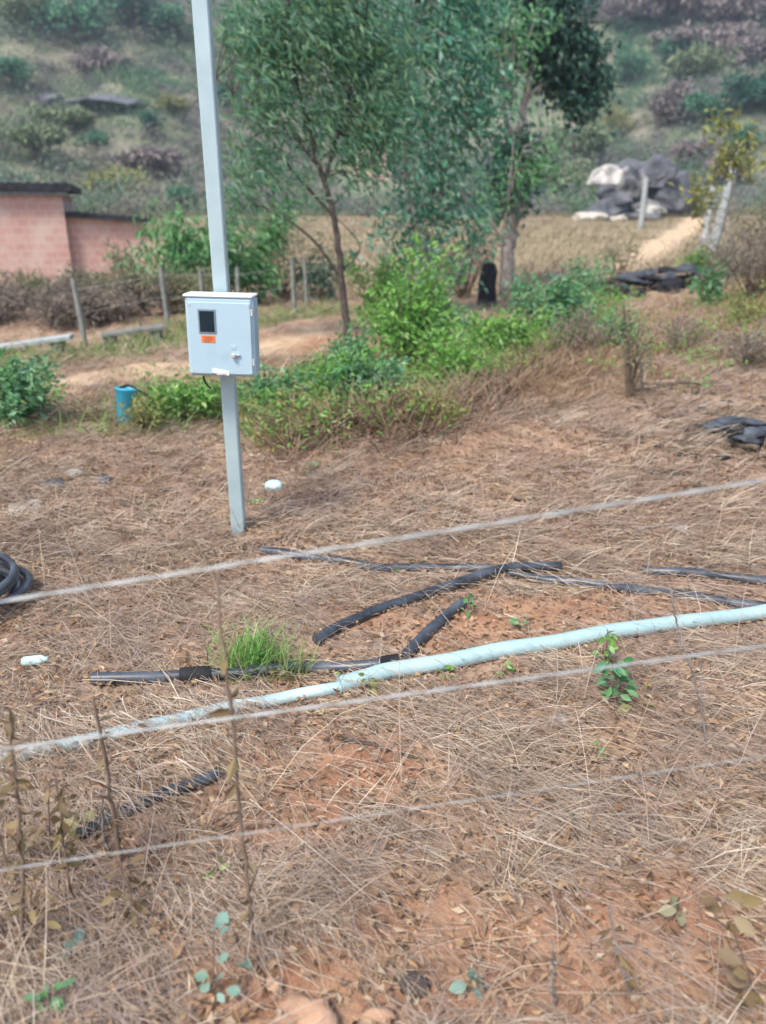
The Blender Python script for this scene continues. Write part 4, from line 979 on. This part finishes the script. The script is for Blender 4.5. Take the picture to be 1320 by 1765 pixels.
# ------------------------------------------------------------------ black stump, debris heaps
q = at(838, 526, gp(838, 526).y); q.z = tz(q.x, q.y); k = q.y / FPX
mb = MB(); rr = np.random.default_rng(5); pr_ = []
mb.tube([q + Vector((0, 0, -.05)), q + Vector((.01, 0, .15)), q + Vector((0, .02, .40)), q + Vector((.03, .02, .64)), q + Vector((.04, .02, .78))], np.array([.15, .145, .135, .13, .07]) * 1.25, 14)
for i in range(7):
    a = i * .9; mb.tube([q + Vector((.10 * math.cos(a), .10 * math.sin(a), .42)), q + Vector((.12 * math.cos(a) + .02, .12 * math.sin(a), .74 + .06 * (i % 3)))], [.05, .012], 6)
whole(mb, 'charred_stump', M['black'], q, 'blackened upright stump standing under the dark tree', 'stump')
def heap(name, c, wx, wy, label, boards, seed, sheets=3, hk=.8, mats=('black', 'ash', 'charwood')):
    rng = np.random.default_rng(seed); root = empty(name, c, label, 'debris heap', 'heaps of burnt debris')
    mb = MB()
    for i in range(46):
        x_, y_ = rng.normal(0, .25, 2) * [wx, wy]; s = rng.uniform(.08, .24) * wx * .5; z_ = tz(c.x + x_, c.y + y_); r_ = rock_mesh((c.x + x_, c.y + y_, z_ + s * .25), (s * 1.4, s, s * 1.0 * hk), .5, 2, int(seed * 50 + i), rng.uniform(0, 6)); mb.add(r_.V[0], r_.F[0])
    _part(mb, 'ash_mound', M[mats[0]], root)
    for i in range(boards):
        x_, y_ = rng.uniform(-.5, .5, 2) * [wx, wy]; l = rng.uniform(.25, .7) * wx; a = rng.normal(-.2, .9)
        m_ = MB(); m_.box((c.x + x_, c.y + y_, tz(c.x + x_, c.y + y_) + rng.uniform(.06, .16) * wx), (l, rng.uniform(.05, .10) * wx, .03), Matrix.Rotation(a, 4, 'Z') @ Matrix.Rotation(rng.normal(0, .16), 4, 'Y') @ Matrix.Rotation(rng.normal(0, .3), 4, 'X'), .006); _part(m_, 'scorched_board', M[mats[2] if i % 3 == 0 else mats[0]], root)
    for i in range(sheets):
        x_, y_ = rng.uniform(-.4, .4, 2) * [wx, wy]; m_ = rock_mesh((c.x + x_, c.y + y_, tz(c.x + x_, c.y + y_) + .12 * wx), (.15 * wx, .12 * wx, .05 * wx), .9, 3, int(seed * 9 + i)); _part(m_, 'crumpled_sheet', M[mats[1]], root)
p = gp(1302, 752); heap('debris_heap', p, .62, .6, 'heap of charred boards and ash on the trampled straw', 10, 2, 5, .45)
p = gp(1030, 512); heap('debris_heap', p, 1.15, .7, 'greyer smaller heap of burnt rubbish near the bluish shrub', 9, 3, 8, 1.0)
p = gp(1120, 500); heap('debris_heap', p, 1.75, .95, 'blackest burnt heap, beside the sandy lane', 22, 4, 6, .95)

mb = MB(); P = []
for i in range(210):
    px = random.gauss(1240, 75); py = 735 + random.gauss(0, 45) - (px - 1210) * .12
    if px > 960: P.append(gp(px, py))
for i, q_ in enumerate(P):
    s_ = random.uniform(.008, .035); r_ = rock_mesh(q_ + Vector((0, 0, s_ * .2)), (s_ * random.uniform(1, 2.5), s_, s_ * .5), .5, 1, i, random.uniform(0, 3), 8); mb.add(r_.V[0], r_.F[0])
o = mb.build('charred_litter', M['black']); o['kind'] = 'stuff'; o['label'] = 'dark charred scraps scattered over the trampled straw'; o['category'] = 'litter'
mb = MB()
for i in range(130):
    px = random.uniform(940, 1330); py = random.uniform(620, 860) - (px - 940) * .1; q_ = gp(px, py); a = random.gauss(A, .7) if i % 2 else random.uniform(0, 3.1); l = random.uniform(.1, .45)
    e_ = q_ + Vector((l * math.cos(a), l * math.sin(a), 0)); e_.z = tz(e_.x, e_.y) + random.uniform(.01, .10); m2 = (q_ + e_) / 2 + Vector((random.gauss(0, .03), random.gauss(0, .03), .02)); mb.tube(spline([q_, m2, e_], 4), np.linspace(.006, .002, 9), 5)
o = mb.build('twig_litter', M['twig']); o['kind'] = 'stuff'; o['label'] = 'thin broken twigs littering the dry slope'; o['category'] = 'litter'

# ------------------------------------------------------------------ posts, beams
def cpost(x_, y_, h_, w_, lean_=(0, 0)):
    m_ = MB(); z0 = tz(x_, y_)
    m_.tube([(x_, y_, z0 - .2), (x_ + lean_[0] * .4, y_ + lean_[1] * .4, z0 + h_ * .4), (x_ + lean_[0], y_ + lean_[1], z0 + h_)], [w_ * .62, w_ * .6, w_ * .52], 4); return m_
fr2 = empty('post_fence', (at(290, 560, 12.6).x, 12.6, tz(at(290, 560, 12.6).x, 12.6)), 'old fence of weathered concrete posts along the thicket', 'fence')
tops = []
for px, py, dd, h_, ln in ((148, 595, None, .93, (-.06, 0)), (289, 552, 12.4, .88, (-.03, 0)), (352, 552, 13.0, .85, (0, 0)), (413, 555, 13.4, .9, (.02, 0)), (508, 550, 13.8, .92, (.0, 0)), (530, 548, 14.6, .85, (-.02, 0))):
    p = gp(px, py); dd = dd or p.y; x_ = at(px, py, dd).x
    m_ = cpost(x_, dd, h_, .07, ln); _part(m_, 'post', M['concrete'], fr2); tops.append((x_ + ln[0], dd, tz(x_, dd) + h_))
for f in (.86, .5):
    m_ = MB(); m_.tube([(a_[0], a_[1] - .05, tz(a_[0], a_[1]) + .9 * f) for a_ in tops], .0025, 5); _part(m_, 'strand', M['grey_metal'], fr2)
def beam(pa, pc, dd, h_, label, mat):
    a, b_ = at(*pa, dd), at(*pc, dd + .25); mid = (a + b_) / 2; ln = (b_ - a); root = empty('plank_bench', (mid.x, mid.y, tz(mid.x, mid.y)), label, 'bench', 'low planks beside the footpath')
    rot = ln.to_track_quat('X', 'Z').to_matrix().to_4x4(); m_ = MB(); m_.box(mid, (ln.length, .26, .06), rot, .008); _part(m_, 'plank', M[mat], root)
    for t in (.12, .86):
        q_ = a + ln * t; g_ = tz(q_.x, q_.y); hh = q_.z - .031 - g_ + .05; m_ = MB(); m_.box((q_.x, q_.y, g_ - .05 + hh / 2), (.14, .2, hh), None, .01); _part(m_, 'support_block', M['concrete'], root)
beam((-60, 607), (124, 580), 10.2, .1, 'pale low plank on blocks running out of the picture', 'concrete_pale')
beam((176, 577), (283, 563), 11.2, .1, 'dark low plank on blocks between the leaning post and the meter box', 'plank')
def lone(px, pyt, dd, w_, label, pyb=None, lean_=0., mat='concrete_pale'):
    t = at(px, pyt, dd); x_ = t.x - lean_; g_ = tz(x_, dd); m_ = MB()
    m_.tube([(x_, dd, g_ - .3), (x_ + lean_ * .5, dd, g_ + (t.z - g_) * .5), (t.x, dd, t.z)], [w_ * .62, w_ * .6, w_ * .55], 4); o = whole(m_, 'concrete_post', M[mat], Vector((x_, dd, g_)), label, 'post', 'pale posts along the lane'); return o
lone(1114, 306, 44, .26, 'pale slim post standing before the boulders')
lone(1270, 264, 16.5, .17, 'tallest pale post, leaning in the dry brush', lean_=.25)
lone(1230, 318, 30, .22, 'short pale post far along the lane behind the sapling', lean_=.05)
p_ = lone(1211, 418, 22, .13, 'short post topped by a white pail beside the lane')
t = at(1212, 424, 21.98); m_ = MB(); m_.lathe([(0, 0), (.12, 0), (.15, .24), (.16, .25), (.15, .26), (.14, .25), (0, .24)], t, 18); whole(m_, 'pail', M['white'], t, 'small white pail on top of the short post', 'pail')

# ------------------------------------------------------------------ houses
def gabled(name, base_px, label):
    pass
hd = 22.0
hl, hr_ = at(-330, 330, hd).x, at(105, 330, hd).x; az = at(245, 380, hd).x
hz = -1.15
zt1, zt0 = at(0, 322, hd).z, at(105, 334, hd).z
root = empty('brick_house', (hr_, hd, tz(hr_, hd)), 'unplastered pink brick house with a dark low roof and lower annex', 'house')
def slab_wall(xa, xb, y0, y1, zl, zr, mat, name):
    V = [(xa, y0, hz), (xb, y0, hz), (xb, y1, hz), (xa, y1, hz), (xa, y0, zl), (xb, y0, zr), (xb, y1, zr), (xa, y1, zl)]
    F = [(0, 1, 5, 4), (1, 2, 6, 5), (2, 3, 7, 6), (3, 0, 4, 7), (4, 5, 6, 7), (3, 2, 1, 0)]; m_ = MB(); m_.add_poly(V, F); return _part(m_, name, mat, root)
sl = 0.0
zl_ = zt0 + sl * (hl - hr_)
slab_wall(hl, hr_, hd, hd + 4.5, zl_, zt0, M['brick'], 'wall')
za0, za1 = at(105, 374, hd + .3).z, at(245, 384, hd + .3).z
slab_wall(hr_ + .003, az, hd + .3, hd + 3.8, za0, za1, M['brick'], 'annex_wall')
def roof(xa, xb, y0, y1, zl, zr, th, oh, mat, name, waves=24):
    n = waves * 4; xs = np.linspace(xa, xb + oh, n); V = []; F = []
    for x_ in xs:
        z_ = zl + (zr - zl) * (x_ - xa) / (xb - xa); 
        for y_, dz in ((y0 - oh, 0), (y1 + oh, .0)):
            V += [(x_, y_, z_ + .003), (x_, y_, z_ + th + .018 * math.sin((x_ - xa) * 28))]
    for i in range(n - 1):
        a = i * 4; b2 = a + 4
        F += [(a, b2, b2 + 1, a + 1), (a + 1, b2 + 1, b2 + 3, a + 3), (a + 2, a + 3, b2 + 3, b2 + 2), (a, a + 2, b2 + 2, b2)]
    F += [(0, 1, 3, 2), (4 * n - 4, 4 * n - 2, 4 * n - 1, 4 * n - 3)]
    m_ = MB(); m_.add_poly(V, F); return _part(m_, name, mat, root)
roof(hl, hr_, hd, hd + 4.5, zl_ + .06, zt0 + .06, .20, .28, M['roof_dark'], 'roof', 40)
roof(hr_ + .06, az, hd + .3, hd + 3.8, za0, za1, .13, .22, M['roof_dark'], 'annex_roof', 12)
m_ = MB(); m_.box(((hl + hr_) / 2, hd - .10, (zl_ + zt0) / 2 + .01), (hr_ - hl + .3, .12, .09), Matrix.Rotation(-math.atan(sl), 4, 'Y'), .01); _part(m_, 'eave_board', M['roof_edge'], root)
root.rotation_euler = (0, 0, R(17))
# far pink hut on the slope
p = gp(643, 306); k = p.y / FPX; hw_ = 29 * k; hh = 52 * k
root = empty('hut', p, 'small faded pink hut on the slope, glimpsed between the trees', 'hut')
m_ = MB(); m_.box(p + Vector((0, hw_, hh / 2 - .4)), (hw_ * 2, hw_ * 2, hh), None, 0); _part(m_, 'wall', M['pinkwall'], root)
m_ = MB()
V = [(p.x - hw_ * 1.1, p.y - .25, p.z + hh - .397), (p.x + hw_ * 1.1, p.y - .25, p.z + hh - .397), (p.x + hw_ * 1.1, p.y + 2 * hw_ + .25, p.z + hh - .397), (p.x - hw_ * 1.1, p.y + 2 * hw_ + .25, p.z + hh - .397), (p.x, p.y - .25, p.z + hh + .35), (p.x, p.y + 2 * hw_ + .25, p.z + hh + .35)]
m_.add_poly(V, [(0, 1, 4), (1, 2, 5, 4), (2, 3, 5), (3, 0, 4, 5), (3, 2, 1, 0)]); _part(m_, 'roof', M['roof_faded'], root)
m_ = MB(); m_.box(p + Vector((.15 * hw_, -.02, .75)), (.8, .06, 1.7), None, .01); _part(m_, 'door', M['bark'], root)

# ------------------------------------------------------------------ boulders
GBO = 'boulders at the foot of the hill'
def boulder(px, py, dd, wpx, hpx, mat, label, seed, rough=.35, rot=0.):
    c = at(px, py, dd); g_ = tz(c.x, dd); k = dd * 1.0 / FPX; h_ = (at(px, py - hpx, dd).z - g_) * .62
    mb = rock_mesh((c.x, dd, g_ + max(h_, .2) * .5), (wpx * k * .5, wpx * k * .45, max(h_, .25)), rough, 5, seed, rot, 16); whole(mb, 'boulder', M[mat], Vector((c.x, dd, g_)), label, 'boulder', GBO)
M['rock_white'] = surf('white_rock', (.13, .13, .135), (.46, .44, .41), 1.2, .85, .2, bump=.8, bscale=6, lo=.34, hi=.55)
def chunk(px, py, dd, wpx, hpx, mat, label, seed, rot=0.):
    c = at(px, py + 6, dd); k = dd / FPX * .84; mb = rock_mesh(c, (wpx * k * .5, wpx * k * .5, hpx * k * .5), 1.1, 4, seed, rot, 11); whole(mb, 'boulder', M[mat], Vector((c.x, dd, c.z - hpx * k * .4)), label, 'boulder', GBO)
chunk(1052, 300, 58.6, 74, 44, 'rock_white', 'whitest slab lying on top of the boulder heap', 41, .3)
chunk(1092, 318, 58.0, 74, 64, 'rock_light', 'light grey chunk leaning under the whitest slab', 42, 1.1)
chunk(1058, 338, 57.6, 60, 34, 'rock_dark', 'dark chunk wedged below the light grey one', 43, 2.0)
chunk(1128, 300, 59.4, 66, 62, 'rock_dark', 'tallest dark chunk at the top of the boulder heap', 44, .7)
chunk(1158, 340, 59.4, 60, 54, 'rock_dark', 'dark chunk at the lane end of the boulder heap', 45, 2.4)
chunk(1110, 352, 57.4, 60, 36, 'rock_light', 'mottled grey chunk low in the heap just behind the slim post', 46, 1.7)
boulder(1085, 374, 61, 130, 110, 'rock_dark', 'broadest dark boulder forming the core of the heap beyond the lane', 21, .5, 1.0)
boulder(1138, 375, 62, 105, 105, 'rock_dark', 'rounded dark boulder against the broadest one, on the lane side', 22, .35)
boulder(1045, 380, 57, 70, 45, 'rock_dark', 'low dark boulder at the foot of the heap behind the pale flat one', 23, .45)
boulder(1012, 384, 55, 58, 20, 'rock_tan', 'pale flat boulder next to the olive bush', 24, .35)
boulder(1068, 384, 55, 28, 17, 'rock_tan', 'smallest pale boulder, alone in front of the dark ones', 25, .3)
boulder(1100, 385, 56, 80, 22, 'rock_dark', 'low dark ledge boulder behind the slim post', 26, .4)
for px, py, wpx, hpx, sd_, lb in ((165, 188, 120, 14, 31, 'long dark rock ledge high on the slope above the brick house'), (85, 180, 45, 12, 32, 'small dark rock at the end of the long ledge')):
    p = gp(px, py); k = p.y / FPX; mb = rock_mesh(p + Vector((0, 0, .3)), (wpx * k * .5, wpx * k * .35, hpx * k), .35, 5, sd_, 0., 14); whole(mb, 'boulder', M['rock_dark'], p, lb, 'boulder', 'rock ledges on the slope')

# ------------------------------------------------------------------ hillside
def clumps(mb, P, size, per, rng, flat=.75):
    n = len(P); s = size[:, None]
    C = np.repeat(P, per, 0); S = np.repeat(s, per, 0)
    d = unit(rng.normal(size=(n * per, 3))); d[:, 2] = np.abs(d[:, 2]) * 1.0 - .15
    C = C + d * S * rng.uniform(.35, 1.0, (n * per, 1)) * np.array([1, 1, flat]); C[:, 2] += S[:, 0] * .15
    D = d * .5 + rng.normal(size=C.shape) * .7 + WIND * .3
    ll = rng.uniform(.16, .38, n * per) * (.6 + .4 * S[:, 0]) * (C[:, 1] / 110) ** .5; leaves(mb, C, D, ll, ll * .5, rng=rng)
rng = np.random.default_rng(77)
n = 19000; y = 58 + (rng.uniform(0, 1, n) ** 1.25) * 230; x = rng.uniform(-1, 1, n) * (y * .62 + 6)
foot = 60 - 14 * sstep(-5, -45, x); cv = wob(x, y, .07, .4) + .6 * wob(x, y, .19, 1.7)
k = (y > foot + 3) & (rng.uniform(-2.6, .5, n) < cv); x, y = x[k], y[k]
k = (np.hypot(x - p.x, y - p.y) > 0) & ~((np.abs(x - gp(643, 306).x) < 3.5) & (np.abs(y - gp(643, 306).y) < 8)); x, y = x[k], y[k]
mb = MB(); clumps(mb, np.stack([x, y, T(x, y)], 1), rng.uniform(.5, 1.8, len(x)) * np.where(rng.uniform(0, 1, len(x)) < .22, 1.8, 1) * (1 + .3 * (y > 140)), 66, rng, 1.0)
o = mb.build('hillside_scrub', M['scrub']); o['kind'] = 'stuff'; o['label'] = 'mixed green and grey dry scrub covering the hillside'; o['category'] = 'scrub'
def hilltree(px, py, wpx, hpx, mat, label, seed, n=900, group='trees and bushes on the hillside', name='hillside_tree', dd=None):
    p = gp(px, py) if dd is None else at(px, py, dd)
    if dd is not None: p.z = tz(p.x, p.y)
    k = p.y / FPX; s = wpx * k
    rng = np.random.default_rng(seed + 3000); root = empty(name, p, label, 'tree' if 'tree' in name else 'bush', group)
    w_ = wpx * k; h_ = hpx * k; mb = MB()
    for _ in range(9):
        c = p + Vector((rng.uniform(-.3, .3) * w_, rng.uniform(-.25, .25) * w_, h_ * rng.uniform(.35, .75))); r = np.array([w_ * .24, w_ * .24, h_ * .26]) * rng.uniform(.7, 1.15)
        C = ellipsoid_clusters(c, r, n // 9, rng, .45); D = unit(C - np.array(tuple(c))) * .5 + rng.normal(size=C.shape) * .6 + WIND * .3; ll = rng.uniform(.6, 1.2, len(C)) * max(w_, h_) * .085; leaves(mb, C, D, ll, ll * .55, rng=rng)
    _part(mb, 'crown', M[{'leaf_dark': 'hill_dark', 'leaf_mid': 'hill_green', 'leaf_olive': 'hill_olive', 'leaf_yellow': 'hill_yellow', 'leaf_drybush': 'hill_dry'}[mat]], root)
    tm = MB(); tm.tube([p + Vector((0, 0, -.3)), p + Vector((.03 * w_, 0, h_ * .3)), p + Vector((-.02 * w_, 0, h_ * .7))], np.array([.05, .04, .015]) * min(w_, h_), 7)
    for i in range(4):
        a = i * 1.7; tm.tube([p + Vector((.02 * w_, 0, h_ * .25)), p + Vector((.25 * w_ * math.cos(a), .25 * w_ * math.sin(a), h_ * .6))], [.02 * w_, .006 * w_], 5)
    _part(tm, 'trunk', M['bark'], root)
for i, a in enumerate((
    (267, 238, 44, 46, 'leaf_dark', 'small compact dark green bush below the rock ledge', 'hillside_bush'),
    (155, 255, 60, 26, 'leaf_mid', 'low green bush above the brick house', 'hillside_bush'),
    (130, 75, 130, 75, 'leaf_mid', 'widest green tree high on the slope above the rock ledge', 'hillside_tree'),
    (55, 60, 110, 60, 'leaf_olive', 'olive tree at the upper picture corner', 'hillside_tree'),
    (230, 60, 90, 70, 'leaf_dark', 'dark tree next to the widest green one', 'hillside_tree'),
    (300, 80, 80, 60, 'leaf_mid', 'green tree close to the pole high on the slope', 'hillside_tree'),
    (110, 225, 110, 40, 'leaf_olive', 'pale olive bush under the small dark rock', 'hillside_bush'),
    (200, 345, 110, 55, 'leaf_yellow', 'yellowish bush rising behind the annex roof', 'hillside_bush'),
    (305, 372, 70, 50, 'leaf_mid', 'green bush between the annex roof and the pole', 'hillside_bush'),
    (60, 275, 130, 55, 'leaf_olive', 'olive bush behind the main roof of the brick house', 'hillside_bush'),
    (1085, 150, 70, 60, 'leaf_mid', 'round green tree next to the crown of the dark tree', 'hillside_tree'),
    (1130, 225, 100, 75, 'leaf_drybush', 'grey leafless domed bush above the boulders', 'hillside_bush'),
    (1065, 240, 70, 50, 'leaf_yellow', 'yellow green bush between the domed grey bush and the dark tree', 'hillside_bush'),
    (1200, 145, 120, 50, 'leaf_olive', 'olive flat topped bush above the domed grey one', 'hillside_bush'),
    (1290, 195, 130, 60, 'leaf_dark', 'dark green tree above the tall pale post at the picture edge', 'hillside_tree'),
    (1215, 215, 90, 50, 'leaf_mid', 'green bush between the domed grey bush and the tall pale post', 'hillside_bush'),
    (960, 362, 125, 80, 'leaf_olive', 'large olive bush beside the pale flat boulder', 'hillside_bush'),
    (930, 368, 80, 45, 'leaf_dark', 'dark low bush at the foot of the large olive one', 'hillside_bush'),
    (1190, 290, 90, 50, 'leaf_drybush', 'grey brown bush behind the dark boulder', 'hillside_bush'),
    (1250, 320, 100, 60, 'leaf_drybush', 'purplish grey bush behind the sapling', 'hillside_bush'),
    (985, 290, 110, 70, 'leaf_olive', 'pale olive bush above the large olive one', 'hillside_bush'),
    (1080, 45, 100, 45, 'leaf_drybush', 'reddish grey bush near the top beside the dark tree', 'hillside_bush'),
    (400, 190, 60, 45, 'leaf_dark', 'dark green bush half hidden behind the slender tree beside the pole', 'hillside_bush'),
    (20, 150, 90, 45, 'leaf_mid', 'green bush at the picture edge level with the long ledge', 'hillside_bush'),
    (180, 130, 110, 40, 'leaf_drybush', 'purplish grey bush directly above the long ledge', 'hillside_bush'),
    (300, 200, 60, 34, 'leaf_yellow', 'yellow green bush between the compact dark bush and the pole', 'hillside_bush'),
    (250, 300, 130, 40, 'leaf_drybush', 'long grey brown bush above the yellowish one by the annex', 'hillside_bush'),
    (1020, 30, 90, 60, 'leaf_dark', 'dark green tree against the top of the dark tree crown', 'hillside_tree'),
    (1160, 110, 80, 40, 'leaf_mid', 'small green tree next to the olive flat topped bush', 'hillside_bush'),
    (1300, 110, 110, 45, 'leaf_drybush', 'purplish bush high above the dark green edge tree', 'hillside_bush'),
    (1280, 260, 80, 40, 'leaf_mid', 'green bush just behind the top of the tallest pale post', 'hillside_bush'),
    (1150, 42, 170, 55, 'leaf_drybush', 'broad purplish bush near the top, between two reddish grey ones', 'hillside_bush'),
    (1200, 100, 150, 45, 'leaf_drybush', 'greyish bush close above the olive flat topped one', 'hillside_bush'),
    (1300, 45, 170, 55, 'leaf_drybush', 'purplish grey bush in the upper picture corner', 'hillside_bush'),
    (1130, 372, 90, 30, 'leaf_olive', 'low olive brush growing at the base of the boulder heap', 'hillside_bush'),
    (1230, 60, 140, 50, 'leaf_drybush', 'purplish leafless bush at the top of the hill', 'hillside_bush'))):
    hilltree(a[0], a[1], a[2], a[3], a[4], a[5], i, name=a[6])

# ------------------------------------------------------------------ air
hm = bpy.data.materials.new('haze'); hm.use_nodes = True; nt = hm.node_tree; nt.nodes.remove(nt.nodes['Principled BSDF'])
pv = nt.nodes.new('ShaderNodeVolumePrincipled'); pv.inputs['Color'].default_value = (.70, .84, 1, 1); pv.inputs['Density'].default_value = .0010; pv.inputs['Anisotropy'].default_value = .2
nt.links.new(pv.outputs[0], nt.nodes['Material Output'].inputs['Volume'])
zs = np.array([v.co.z for v in ground.data.vertices]); m_ = MB(); z0, z1 = zs.min() - 1, zs.max() + 12
m_.box((0, 150, (z0 + z1) / 2), (900, 700, z1 - z0)); hz_ = m_.build('haze', hm); hz_['kind'] = 'stuff'; hz_['label'] = 'thin bluish haze in the valley air'; hz_['category'] = 'haze'
